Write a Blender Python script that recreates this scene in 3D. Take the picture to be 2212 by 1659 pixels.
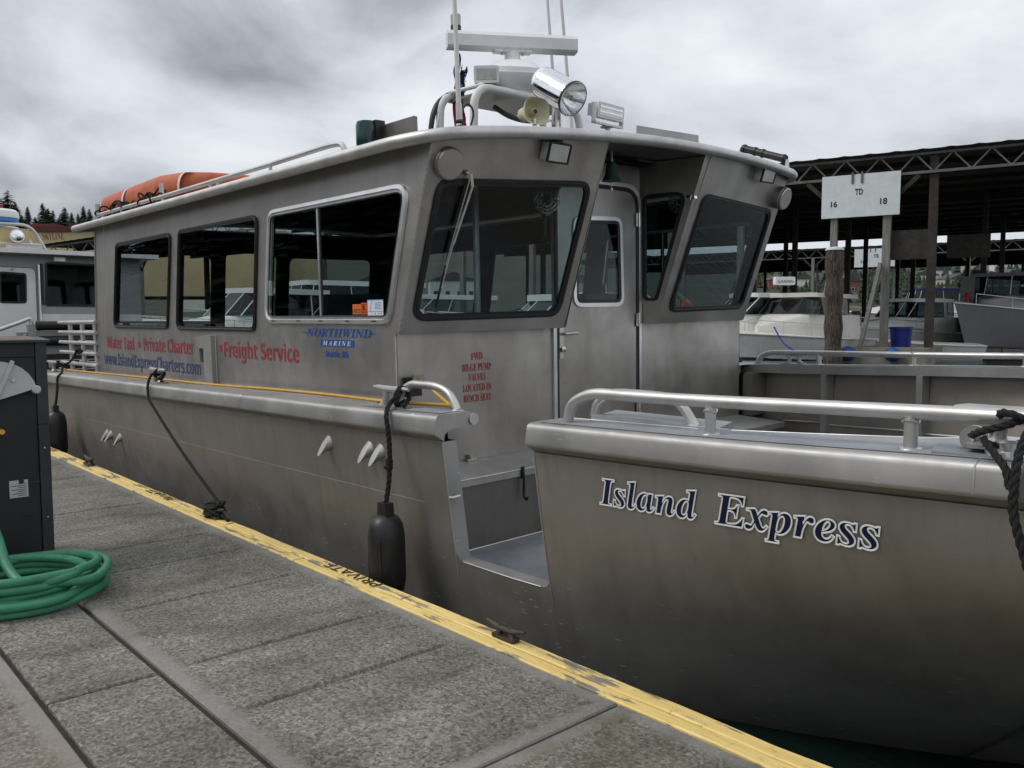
import bpy, math, random
from math import sin, cos, pi, radians, sqrt, atan2
from mathutils import Vector, Matrix
from mathutils.geometry import tessellate_polygon

for o in list(bpy.data.objects):
    bpy.data.objects.remove(o)
SC = bpy.context.scene
COL = SC.collection
R = random.Random(7)

# ------------------------------------------------------------------ camera
FPX, CX, CY, CAMZ = 1838.0, 1106.0, 829.5, 1.6
PITCH = math.atan(139.5 / FPX)
FH = Vector((-0.74188313, 0.67052921, 0.0))      # level view direction
RT = Vector((0.67052921, 0.74188313, 0.0))
FWD = FH * cos(PITCH) - Vector((0, 0, 1)) * sin(PITCH)
UP = RT.cross(FWD)
CAM = Vector((0, 0, CAMZ))
cd = bpy.data.cameras.new('camera')
cam = bpy.data.objects.new('camera', cd)
COL.objects.link(cam)
M = Matrix((RT, UP, -FWD)).transposed().to_4x4()
M.translation = CAM
cam.matrix_world = M
cd.sensor_fit = 'HORIZONTAL'
cd.sensor_width = 36.0
cd.lens = 36.0 * FPX / 2212.0
cd.clip_start = 0.05
cd.clip_end = 3000
SC.camera = cam


def at(u, v, d):
    """a point of the place d metres in front of the lens"""
    return CAM + FWD * d + RT * ((u - CX) / FPX * d) - UP * ((v - CY) / FPX * d)


# ------------------------------------------------------------------ world and sun
SUN_EL, SUN_AZ = radians(48), radians(215)
W = bpy.data.worlds.new('World')
SC.world = W
W.use_nodes = True
wn, wl = W.node_tree.nodes, W.node_tree.links
wn.clear()


def wnode(t, **k):
    n = wn.new(t)
    for a, b in k.items():
        setattr(n, a, b)
    return n


wout = wnode('ShaderNodeOutputWorld')
sky = wnode('ShaderNodeTexSky', sky_type='NISHITA')
sky.sun_disc = False
sky.sun_elevation = SUN_EL
sky.sun_rotation = SUN_AZ
sky.air_density = 1.0
sky.dust_density = 3.0
bsky = wnode('ShaderNodeBackground')
bsky.inputs[1].default_value = 0.08
wl.new(sky.outputs[0], bsky.inputs[0])
tc = wnode('ShaderNodeTexCoord')
sep = wnode('ShaderNodeSeparateXYZ')
wl.new(tc.outputs['Generated'], sep.inputs[0])
zz = wnode('ShaderNodeMath', operation='ADD')
wl.new(sep.outputs[2], zz.inputs[0])
zz.inputs[1].default_value = 0.42
zm = wnode('ShaderNodeMath', operation='MAXIMUM')
wl.new(zz.outputs[0], zm.inputs[0])
zm.inputs[1].default_value = 0.12
dx = wnode('ShaderNodeMath', operation='DIVIDE')
dy = wnode('ShaderNodeMath', operation='DIVIDE')
wl.new(sep.outputs[0], dx.inputs[0]); wl.new(zm.outputs[0], dx.inputs[1])
wl.new(sep.outputs[1], dy.inputs[0]); wl.new(zm.outputs[0], dy.inputs[1])
cmb = wnode('ShaderNodeCombineXYZ')
wl.new(dx.outputs[0], cmb.inputs[0]); wl.new(dy.outputs[0], cmb.inputs[1])
mp = wnode('ShaderNodeMapping')
mp.inputs['Location'].default_value = (3.5, 0.4, 1.3)
wl.new(cmb.outputs[0], mp.inputs[0])
n1 = wnode('ShaderNodeTexNoise')
n1.inputs['Scale'].default_value = 1.7
n1.inputs['Detail'].default_value = 9.0
n1.inputs['Roughness'].default_value = 0.54
n1.inputs['Distortion'].default_value = 0.35
wl.new(mp.outputs[0], n1.inputs['Vector'])
n2 = wnode('ShaderNodeTexNoise')
n2.inputs['Scale'].default_value = 0.75
n2.inputs['Detail'].default_value = 3.0
wl.new(mp.outputs[0], n2.inputs['Vector'])
nm_ = wnode('ShaderNodeMath', operation='MULTIPLY')
wl.new(n2.outputs[0], nm_.inputs[0])
nm_.inputs[1].default_value = 0.9
na_ = wnode('ShaderNodeMath', operation='ADD')
wl.new(n1.outputs[0], na_.inputs[0])
wl.new(nm_.outputs[0], na_.inputs[1])
nh_ = wnode('ShaderNodeMath', operation='MULTIPLY')
wl.new(na_.outputs[0], nh_.inputs[0])
nh_.inputs[1].default_value = 0.53
cr = wnode('ShaderNodeValToRGB')
cr.color_ramp.elements[0].position = 0.38
cr.color_ramp.elements[0].color = (0.20, 0.215, 0.24, 1)
cr.color_ramp.elements[1].position = 0.60
cr.color_ramp.elements[1].color = (0.80, 0.82, 0.86, 1)
e = cr.color_ramp.elements.new(0.49)
e.color = (0.56, 0.585, 0.63, 1)
wl.new(nh_.outputs[0], cr.inputs[0])
bcl = wnode('ShaderNodeBackground')
bcl.inputs[1].default_value = 1.36
wl.new(cr.outputs[0], bcl.inputs[0])
mixw = wnode('ShaderNodeMixShader')
mixw.inputs[0].default_value = 0.90
wl.new(bsky.outputs[0], mixw.inputs[1])
wl.new(bcl.outputs[0], mixw.inputs[2])
wl.new(mixw.outputs[0], wout.inputs[0])

sd = bpy.data.lights.new('sun', 'SUN')
sd.energy = 1.5
sd.angle = radians(25)
sd.color = (1.0, 0.96, 0.90)
sun = bpy.data.objects.new('sun', sd)
COL.objects.link(sun)
sdir = Vector((sin(SUN_AZ) * cos(SUN_EL), cos(SUN_AZ) * cos(SUN_EL), sin(SUN_EL)))
sun.rotation_euler = (-sdir).to_track_quat('-Z', 'Y').to_euler()
sun.location = (0, 0, 30)
SC.view_settings.view_transform = 'Standard'
SC.view_settings.look = 'None'
SC.view_settings.exposure = 0.0
SC.view_settings.gamma = 1.0
SC.view_settings.use_curve_mapping = False
SC.cycles.max_bounces = 5
SC.cycles.glossy_bounces = 5
SC.cycles.transparent_max_bounces = 12
SC.cycles.caustics_reflective = False
SC.cycles.caustics_refractive = False
SC.cycles.use_denoising = True
SC.cycles.use_adaptive_sampling = True
SC.cycles.adaptive_threshold = 0.02


# ------------------------------------------------------------------ materials
class NT:
    def __init__(s, name):
        s.m = bpy.data.materials.new(name)
        s.m.use_nodes = True
        s.n, s.l = s.m.node_tree.nodes, s.m.node_tree.links
        s.b = s.n['Principled BSDF']
        s.out = s.n['Material Output']
        t = s.n.new('ShaderNodeTexCoord')
        s.obj = t.outputs['Object']

    def val(s, k, v):
        s.b.inputs[k].default_value = v if not isinstance(v, tuple) or len(v) == 4 else v + (1,)
        return s

    def noise(s, scale, detail=4, rough=.55, vec=None, stretch=None, dist=0):
        x = s.n.new('ShaderNodeTexNoise')
        x.inputs['Scale'].default_value = scale
        x.inputs['Detail'].default_value = detail
        x.inputs['Roughness'].default_value = rough
        x.inputs['Distortion'].default_value = dist
        v = vec or s.obj
        if stretch:
            mpn = s.n.new('ShaderNodeMapping')
            mpn.inputs['Scale'].default_value = stretch
            s.l.new(v, mpn.inputs[0])
            v = mpn.outputs[0]
        s.l.new(v, x.inputs['Vector'])
        return x.outputs[0]

    def voro(s, scale, feature='F1', out='Distance', rnd=1.0, stretch=None):
        x = s.n.new('ShaderNodeTexVoronoi')
        x.feature = feature
        x.inputs['Scale'].default_value = scale
        x.inputs['Randomness'].default_value = rnd
        v = s.obj
        if stretch:
            mpn = s.n.new('ShaderNodeMapping')
            mpn.inputs['Scale'].default_value = stretch
            s.l.new(v, mpn.inputs[0])
            v = mpn.outputs[0]
        s.l.new(v, x.inputs['Vector'])
        return x.outputs[out]

    def ramp(s, src, stops, mode='LINEAR'):
        x = s.n.new('ShaderNodeValToRGB')
        x.color_ramp.interpolation = mode
        els = x.color_ramp.elements
        while len(els) < len(stops):
            els.new(.5)
        for el, (p, c) in zip(els, stops):
            el.position = p
            c = (c, c, c) if isinstance(c, (int, float)) else c
            el.color = tuple(c[:3]) + (1.0,)
        s.l.new(src, x.inputs[0])
        return x.outputs[0]

    def mix(s, fac, a, b, mode='MIX'):
        x = s.n.new('ShaderNodeMix')
        x.data_type = 'RGBA'
        x.blend_type = mode
        for i, v in ((0, fac), (6, a), (7, b)):
            if isinstance(v, (int, float)):
                x.inputs[i].default_value = v if i == 0 else (v, v, v, 1)
            elif isinstance(v, tuple):
                x.inputs[i].default_value = v if len(v) == 4 else v + (1,)
            else:
                s.l.new(v, x.inputs[i])
        return x.outputs[2]

    def math(s, op, a, b=0.0):
        x = s.n.new('ShaderNodeMath')
        x.operation = op
        for i, v in ((0, a), (1, b)):
            if isinstance(v, (int, float)):
                x.inputs[i].default_value = v
            else:
                s.l.new(v, x.inputs[i])
        return x.outputs[0]

    def sep(s, vec=None):
        x = s.n.new('ShaderNodeSeparateXYZ')
        s.l.new(vec or s.obj, x.inputs[0])
        return x.outputs

    def to(s, key, src):
        s.l.new(src, s.b.inputs[key])
        return s

    def bump(s, h, strength=.3, dist=.01):
        x = s.n.new('ShaderNodeBump')
        x.inputs['Strength'].default_value = strength
        x.inputs['Distance'].default_value = dist
        s.l.new(h, x.inputs['Height'])
        s.l.new(x.outputs[0], s.b.inputs['Normal'])
        return s


MAT = {}


def plain(name, col, rough=.6, metal=0.0, var=.25, scale=6.0, spec=None, bump=0):
    t = NT(name)
    n = t.noise(scale, 5, .6)
    lo = tuple(c * (1 - var) for c in col)
    hi = tuple(min(1, c * (1 + var * .6)) for c in col)
    t.to('Base Color', t.ramp(n, [(.3, lo), (.7, hi)]))
    t.val('Metallic', metal)
    t.to('Roughness', t.ramp(t.noise(scale * 2.3, 4), [(.3, max(.02, rough - .08)), (.7, min(1, rough + .1))]))
    if spec is not None:
        t.val('Specular IOR Level', spec)
    if bump:
        t.bump(t.noise(scale * 8, 4), bump, .004)
    MAT[name] = t.m
    return t


def alum(name, lo, hi, rough, streak=.25, grain=.06, blotch=1.3, scratch=0.0, metal=.92, low=None):
    """bare weathered aluminium: blotches, vertical run-off streaks, fine grain"""
    t = NT(name)
    a = t.noise(blotch, 6, .55, dist=.4)
    base = t.ramp(a, [(.32, lo), (.68, hi)])
    st = t.noise(9, 5, .6, stretch=(1.4, 1.4, .07))
    base = t.mix(streak, base, t.ramp(st, [(.30, (.30, .28, .25)), (.48, (.62, .61, .59)), (.75, (.80, .79, .78))]), 'MULTIPLY')
    g = t.noise(260, 2, .6, stretch=(1, 1, .35))
    base = t.mix(grain, base, g, 'OVERLAY')
    sp = t.voro(5.5, stretch=(1, 1, 1.6))
    spot = t.ramp(sp, [(.015, 1.0), (.03, 0.0)])
    base = t.mix(t.math('MULTIPLY', spot, .35), base, (.10, .09, .075))
    if scratch:
        # short bright dashes where fenders and floats have scored the plate
        v1 = t.n.new('ShaderNodeTexVoronoi')
        mpv = t.n.new('ShaderNodeMapping')
        mpv.inputs['Scale'].default_value = (8.0, 8.0, 42.0)
        mpv.inputs['Rotation'].default_value = (0, .12, 0)
        wv = t.n.new('ShaderNodeVectorMath'); wv.operation = 'ADD'
        nz = t.n.new('ShaderNodeTexNoise'); nz.inputs['Scale'].default_value = 3.0
        t.l.new(t.obj, nz.inputs['Vector'])
        sc_ = t.n.new('ShaderNodeVectorMath'); sc_.operation = 'SCALE'; sc_.inputs['Scale'].default_value = .10
        t.l.new(nz.outputs['Color'], sc_.inputs[0])
        t.l.new(t.obj, wv.inputs[0]); t.l.new(sc_.outputs[0], wv.inputs[1])
        t.l.new(wv.outputs[0], mpv.inputs[0]); t.l.new(mpv.outputs[0], v1.inputs['Vector'])
        v1.inputs['Scale'].default_value = 1.0
        scc = t.n.new('ShaderNodeSeparateColor'); t.l.new(v1.outputs['Color'], scc.inputs[0])
        s2 = t.noise(1.4, 3, .6)
        sm = t.math('MULTIPLY', t.ramp(v1.outputs['Distance'], [(.11, 1.0), (.20, 0.0)]), t.ramp(scc.outputs[0], [(.55, 0.0), (.72, 1.0)]))
        sm = t.math('MULTIPLY', sm, t.ramp(s2, [(.40, .10), (.56, 1.0)]))
        if low is not None:
            # the floats and fenders only reach the lower plating
            sm = t.math('MULTIPLY', sm, t.ramp(t.math('ADD', t.sep()[2], 1.0 - low), [(.72, 1.0), (1.0, .06)]))
        base = t.mix(t.math('MULTIPLY', sm, scratch), base, (.80, .80, .79))
    t.to('Base Color', base)
    t.val('Metallic', metal)
    t.to('Roughness', t.ramp(t.noise(3.5, 5, .6), [(.3, rough - .07), (.7, rough + .09)]))
    t.bump(t.math('ADD', t.noise(1.3, 3, .5), t.math('MULTIPLY', t.noise(6, 4, .6), .12)), .13, .06)
    MAT[name] = t.m
    return t


alum('alum_cabin', (.36, .348, .330), (.48, .468, .450), .43, streak=.20, blotch=1.1, metal=.88)
alum('alum_front', (.34, .322, .298), (.50, .482, .455), .41, streak=.14, blotch=2.0, metal=.90)
alum('alum_hull', (.320, .308, .288), (.41, .398, .378), .50, streak=.30, blotch=.8, scratch=.8, metal=.76, low=.30)
alum('alum_gunwale', (.36, .355, .345), (.48, .475, .465), .52, streak=.12, blotch=2.6, scratch=.5, metal=.85)
alum('alum_tube', (.50, .495, .485), (.64, .635, .62), .46, streak=.12, blotch=5, metal=.85)
alum('alum_roof', (.45, .445, .43), (.60, .595, .58), .48, streak=.12)
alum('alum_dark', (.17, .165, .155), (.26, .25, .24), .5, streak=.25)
alum('alum_frame', (.66, .67, .67), (.80, .81, .81), .35, streak=.05, blotch=5)
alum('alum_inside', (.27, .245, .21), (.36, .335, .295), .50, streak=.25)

# worn non-skid deck paint on aluminium
t = NT('nonskid')
n = t.noise(420, 2, .7)
b = t.ramp(t.noise(2.5, 6, .6), [(.3, (.20, .215, .235)), (.7, (.33, .345, .37))])
t.to('Base Color', t.mix(.5, b, t.ramp(n, [(.35, .25), (.65, .8)]), 'OVERLAY'))
t.val('Roughness', .75).val('Metallic', .25)
t.bump(n, .5, .003)
MAT['nonskid'] = t.m

plain('chrome', (.85, .86, .88), .10, 1.0, .05)
plain('stainless', (.62, .60, .57), .28, 1.0, .15)
plain('white_plastic', (.85, .855, .85), .38, 0, .07, 3)
plain('white_paint', (.74, .74, .72), .45, 0, .10, 4)
plain('dirty_white', (.50, .50, .49), .55, 0, .18, 3)
plain('black_rubber', (.012, .012, .013), .45, 0, .3, 20)
plain('fender_rubber', (.016, .016, .018), .42, 0, .5, 5, bump=.15)
plain('rope_black', (.010, .010, .011), .85, 0, .4, 60, bump=.6)
plain('cord_yellow', (.72, .40, .05), .5, 0, .18, 14)
plain('rope_blue', (.02, .10, .42), .7, 0, .2, 30)
plain('horn_cream', (.64, .59, .40), .45, 0, .12, 6)
plain('orange_float', (.52, .105, .03), .55, 0, .28, 4, bump=.15)
plain('tape_white', (.70, .70, .70), .5, 0, .1)
plain('red_letter', (.33, .035, .05), .5, 0, .12, 18)
plain('blue_letter', (.035, .06, .17), .5, 0, .2, 18)
plain('navy_letter', (.006, .014, .052), .65, 0, .15, 18, spec=.25)
plain('brand_blue', (.01, .09, .36), .4, 0, .1, 18)
plain('white_letter', (.78, .79, .79), .4, 0, .06, 12)
plain('joint_dirt', (.030, .027, .020), .95, 0, .5, 9)
plain('black_letter', (.012, .012, .012), .6, 0, .3, 18)
plain('letter_red_dark', (.36, .03, .03), .5, 0, .15, 18)
plain('sticker_orange', (.80, .19, .02), .5, 0, .08)
plain('sticker_red', (.68, .09, .02), .5, 0, .08)
plain('sticker_white', (.72, .75, .78), .5, 0, .05)
plain('sticker_blue', (.04, .22, .55), .5, 0, .05)
plain('hose_green', (.042, .235, .135), .52, 0, .28, 6)
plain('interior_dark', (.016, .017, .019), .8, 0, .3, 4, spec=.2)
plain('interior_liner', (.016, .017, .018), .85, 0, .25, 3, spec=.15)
plain('seat_navy', (.012, .018, .035), .5, 0, .3)
plain('bell_green', (.05, .12, .10), .5, .5, .3)
plain('navlight_glass', (.01, .045, .05), .12, 0, .2)
plain('flag_red', (.35, .015, .025), .75, 0, .2)
plain('flag_blue', (.012, .018, .07), .75, 0, .2)
plain('flag_white', (.6, .58, .58), .75, 0, .1)
plain('steel_black', (.011, .012, .014), .58, 0, .5, 2.2, bump=.1)
plain('steel_edge', (.024, .026, .030), .55, 0, .4, 3)
plain('rust_top', (.13, .075, .06), .6, 0, .5, 5)
plain('cleat_iron', (.085, .075, .065), .55, .6, .45, 14, bump=.4)
plain('tub_blue', (.009, .02, .20), .45, 0, .15)
plain('buoy_blue', (.012, .075, .26), .5, 0, .15)
plain('canvas_red', (.10, .012, .018), .8, 0, .2)
plain('canvas_blue', (.015, .03, .12), .8, 0, .2)
plain('gel_white', (.74, .74, .71), .30, 0, .05, 1.5)
plain('gel_cream', (.66, .64, .58), .30, 0, .06, 1.5)
plain('work_grey', (.33, .335, .345), .45, 0, .12, 1.5)
plain('gel_grey', (.19, .195, .20), .35, 0, .08, 1.5)
plain('stripe_black', (.015, .015, .017), .4, 0, .1)
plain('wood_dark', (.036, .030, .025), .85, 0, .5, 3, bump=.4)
plain('wood_deck', (.15, .135, .115), .85, 0, .4, 3, bump=.3)
plain('sign_white', (.62, .67, .68), .6, 0, .10, 3)
plain('cream_wall', (.62, .50, .28), .8, 0, .12, .6)
plain('maroon_roof', (.11, .022, .022), .7, 0, .25, 1.2)
plain('roof_dark', (.060, .060, .065), .8, 0, .3, 1)
plain('house_wall_white', (.62, .62, .60), .8, 0, .1, .7)
plain('house_wall_tan', (.40, .34, .27), .8, 0, .12, .7)
plain('house_wall_grey', (.30, .31, .31), .8, 0, .12, .7)
plain('house_wall_brick', (.22, .085, .055), .8, 0, .2, .9)
plain('dark_window', (.02, .024, .028), .12, 0, .2)
plain('bark', (.075, .058, .042), .9, 0, .4, 4, bump=.4)
plain('red_item', (.45, .02, .02), .5, 0, .1)
plain('green_item', (.05, .45, .04), .5, 0, .1)

# foliage with light and dark needles
for nm, lo, hi in (('needles', (.010, .020, .012), (.040, .062, .030)), ('needles_warm', (.020, .026, .012), (.065, .070, .032))):
    t = NT(nm)
    t.to('Base Color', t.ramp(t.noise(.9, 5, .7), [(.3, lo), (.7, hi)]))
    t.val('Roughness', .85)
    MAT[nm] = t.m

# concrete with exposed aggregate, stains and smooth trowelled margins
def concrete(name, y0, y1, x0, x1, warm=0.0, moss=0.0, margin=.045, grooves=()):
    t = NT(name)
    big = t.noise(.9, 6, .6, dist=.6)
    drag = t.noise(2.0, 7, .66, stretch=(3.0, .8, 1), dist=.5)
    base = t.ramp(big, [(.28, (.185, .176, .145)), (.52, (.295, .287, .258)), (.75, (.375, .368, .345))])
    base = t.mix(.70, base, t.ramp(drag, [(.30, (.30, .275, .22)), (.47, (.66, .635, .58)), (.70, (.98, .97, .95))]), 'MULTIPLY')
    agg = t.noise(52, 4, .8)
    agg2 = t.voro(80, out='Color')
    sepc = t.n.new('ShaderNodeSeparateColor')
    t.l.new(agg2, sepc.inputs[0])
    speck = t.ramp(sepc.outputs[0], [(.0, .22), (.40, .58), (.80, .82), (.90, 1.0)])
    o = t.sep()
    # distance to the slab margin
    dxm = t.math('MINIMUM', t.math('SUBTRACT', o[0], x0), t.math('SUBTRACT', x1, o[0]))
    dym = t.math('MINIMUM', t.math('SUBTRACT', o[1], y0), t.math('SUBTRACT', y1, o[1]))
    dm = t.math('ADD', t.math('MINIMUM', dxm, dym), t.math('MULTIPLY', t.math('SUBTRACT', t.noise(7, 4), .5), .06))
    inner = t.ramp(dm, [(margin, 0.0), (margin + .05, 1.0)]) if margin else t.math('ADD', dm, 10.0)
    rough_c = t.mix(.85, base, speck, 'MULTIPLY')
    rough_c = t.mix(.65, rough_c, t.ramp(agg, [(.3, .18), (.7, .9)]), 'OVERLAY')
    smooth_c = t.mix(.55, t.mix(.45, base, (.215, .21, .205)), t.ramp(agg, [(.3, .28), (.7, .72)]), 'OVERLAY')
    col = t.mix(inner, smooth_c, rough_c)
    white = t.voro(16)
    col = t.mix(t.math('MULTIPLY', t.ramp(white, [(.035, 1.0), (.055, 0.0)]), .55), col, (.62, .60, .55))
    if warm:
        col = t.mix(t.math('MULTIPLY', t.ramp(t.noise(1.3, 4), [(.4, 0.0), (.7, 1.0)]), warm), col, (.22, .155, .115))
    if moss:
        col = t.mix(t.math('MULTIPLY', t.ramp(t.noise(2.1, 6, .65), [(.46, 0.0), (.66, 1.0)]), moss), col, (.075, .070, .022))
    if grooves:
        # dirt lying in the tooled grooves
        wob = t.math('MULTIPLY', t.math('SUBTRACT', t.noise(5, 3), .5), .02)
        dg_ = None
        for gx in grooves:
            q = t.math('ABSOLUTE', t.math('SUBTRACT', t.math('ADD', o[0], wob), gx))
            dg_ = q if dg_ is None else t.math('MINIMUM', dg_, q)
        yin = t.math('MINIMUM', t.math('SUBTRACT', o[1], y0 + .09), t.math('SUBTRACT', y1 - .10, o[1]))
        gm = t.math('MULTIPLY', t.ramp(dg_, [(.004, 1.0), (.020, 0.0)]), t.ramp(yin, [(0.0, 0.0), (.06, 1.0)]))
        gm = t.math('MULTIPLY', gm, t.ramp(t.noise(1.7, 4), [(.35, .25), (.6, .85)]))
        col = t.mix(gm, col, (.045, .040, .030))
    t.to('Base Color', col)
    t.val('Roughness', .88)
    h = t.math('ADD', t.math('MULTIPLY', agg, .7), t.math('MULTIPLY', sepc.outputs[0], .5))
    t.bump(h, .55, .006)
    MAT[name] = t.m


# chipped yellow paint on old planks
t = NT('yellow_plank')
chip = t.noise(5.5, 8, .68, stretch=(.35, 2.2, 1))
zone = t.noise(.9, 3, .5)
mask = t.ramp(t.math('ADD', chip, t.math('MULTIPLY', t.math('SUBTRACT', zone, .5), .35)), [(.545, 0.0), (.585, 1.0)])
grain = t.noise(7, 5, .6, stretch=(.5, 16, 4))
yel = t.ramp(grain, [(.25, (.64, .46, .14)), (.5, (.81, .61, .22)), (.75, (.87, .71, .33))])
wd = t.ramp(grain, [(.3, (.13, .115, .09)), (.7, (.34, .31, .25))])
col = t.mix(mask, yel, wd)
dirt = t.ramp(t.noise(11, 7, .75), [(.58, 0.0), (.70, 1.0)])
col = t.mix(t.math('MULTIPLY', dirt, .6), col, (.10, .085, .05))
t.to('Base Color', col)
t.val('Roughness', .72)
t.bump(t.math('SUBTRACT', grain, mask), .5, .004)
MAT['yellow_plank'] = t.m

# weathered grey timber and the wet creosoted pile
t = NT('grey_timber')
g = t.noise(4, 6, .6, stretch=(5, 5, .35))
t.to('Base Color', t.ramp(g, [(.25, (.10, .095, .085)), (.55, (.21, .20, .185)), (.8, (.32, .31, .29))]))
t.val('Roughness', .9)
t.bump(g, .5, .01)
MAT['grey_timber'] = t.m
t = NT('pile_wood')
g = t.noise(3.5, 7, .65, stretch=(4, 4, .35), dist=.5)
c1 = t.ramp(g, [(.32, (.008, .006, .005)), (.42, (.036, .024, .017)), (.50, (.105, .092, .078)), (.555, (.055, .022, .011)), (.60, (.018, .012, .009)), (.72, (.36, .345, .32))])
t.to('Base Color', c1)
t.val('Roughness', .85)
t.bump(g, .8, .03)
MAT['pile_wood'] = t.m
t = NT('float_concrete')
g = t.noise(1.2, 6, .65, stretch=(1, 1, .35))
t.to('Base Color', t.ramp(g, [(.3, (.10, .085, .06)), (.55, (.22, .205, .17)), (.8, (.38, .36, .32))]))
t.val('Roughness', .9)
MAT['float_concrete'] = t.m
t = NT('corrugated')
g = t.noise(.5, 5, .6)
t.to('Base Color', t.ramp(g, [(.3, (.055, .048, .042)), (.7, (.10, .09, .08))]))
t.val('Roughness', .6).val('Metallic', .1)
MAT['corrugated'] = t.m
plain('roof_top_metal', (.55, .55, .52), .5, .3, .12, .4)
plain('truss_steel', (.13, .13, .125), .55, .3, .3, 2)

# water
t = NT('water')
t.val('Base Color', (.006, .016, .013, 1))
t.val('Roughness', .07).val('IOR', 1.33)
h = t.math('ADD', t.noise(1.6, 5, .6, stretch=(1, 2.2, 1)), t.math('MULTIPLY', t.noise(.35, 3, .5), 1.2))
t.bump(h, .55, .12)
MAT['water'] = t.m
# far hillside
t = NT('hillside')
t.to('Base Color', t.ramp(t.noise(.05, 7, .65), [(.3, (.014, .020, .012)), (.55, (.034, .040, .022)), (.75, (.070, .068, .042))]))
t.val('Roughness', .95)
MAT['hillside'] = t.m


def glass(name, tint, rough=0.0, refl=1.0):
    t = NT(name)
    n, l = t.n, t.l
    tr = n.new('ShaderNodeBsdfTransparent'); tr.inputs[0].default_value = tint + (1,)
    gl = n.new('ShaderNodeBsdfGlossy'); gl.inputs['Roughness'].default_value = rough
    gl.inputs[0].default_value = (refl, refl, refl, 1)
    lw_ = n.new('ShaderNodeLayerWeight'); lw_.inputs[0].default_value = .5
    fac = t.math('ADD', t.math('MULTIPLY', t.math('POWER', lw_.outputs['Facing'], 5.0), .90), .022)
    mx = n.new('ShaderNodeMixShader')
    l.new(fac, mx.inputs[0]); l.new(tr.outputs[0], mx.inputs[1]); l.new(gl.outputs[0], mx.inputs[2])
    l.new(mx.outputs[0], t.out.inputs[0])
    n.remove(t.b)
    MAT[name] = t.m


glass('glass', (.80, .85, .85))
glass('glass_dark', (.60, .66, .67))
glass('lens_glass', (.9, .92, .92))


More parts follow.
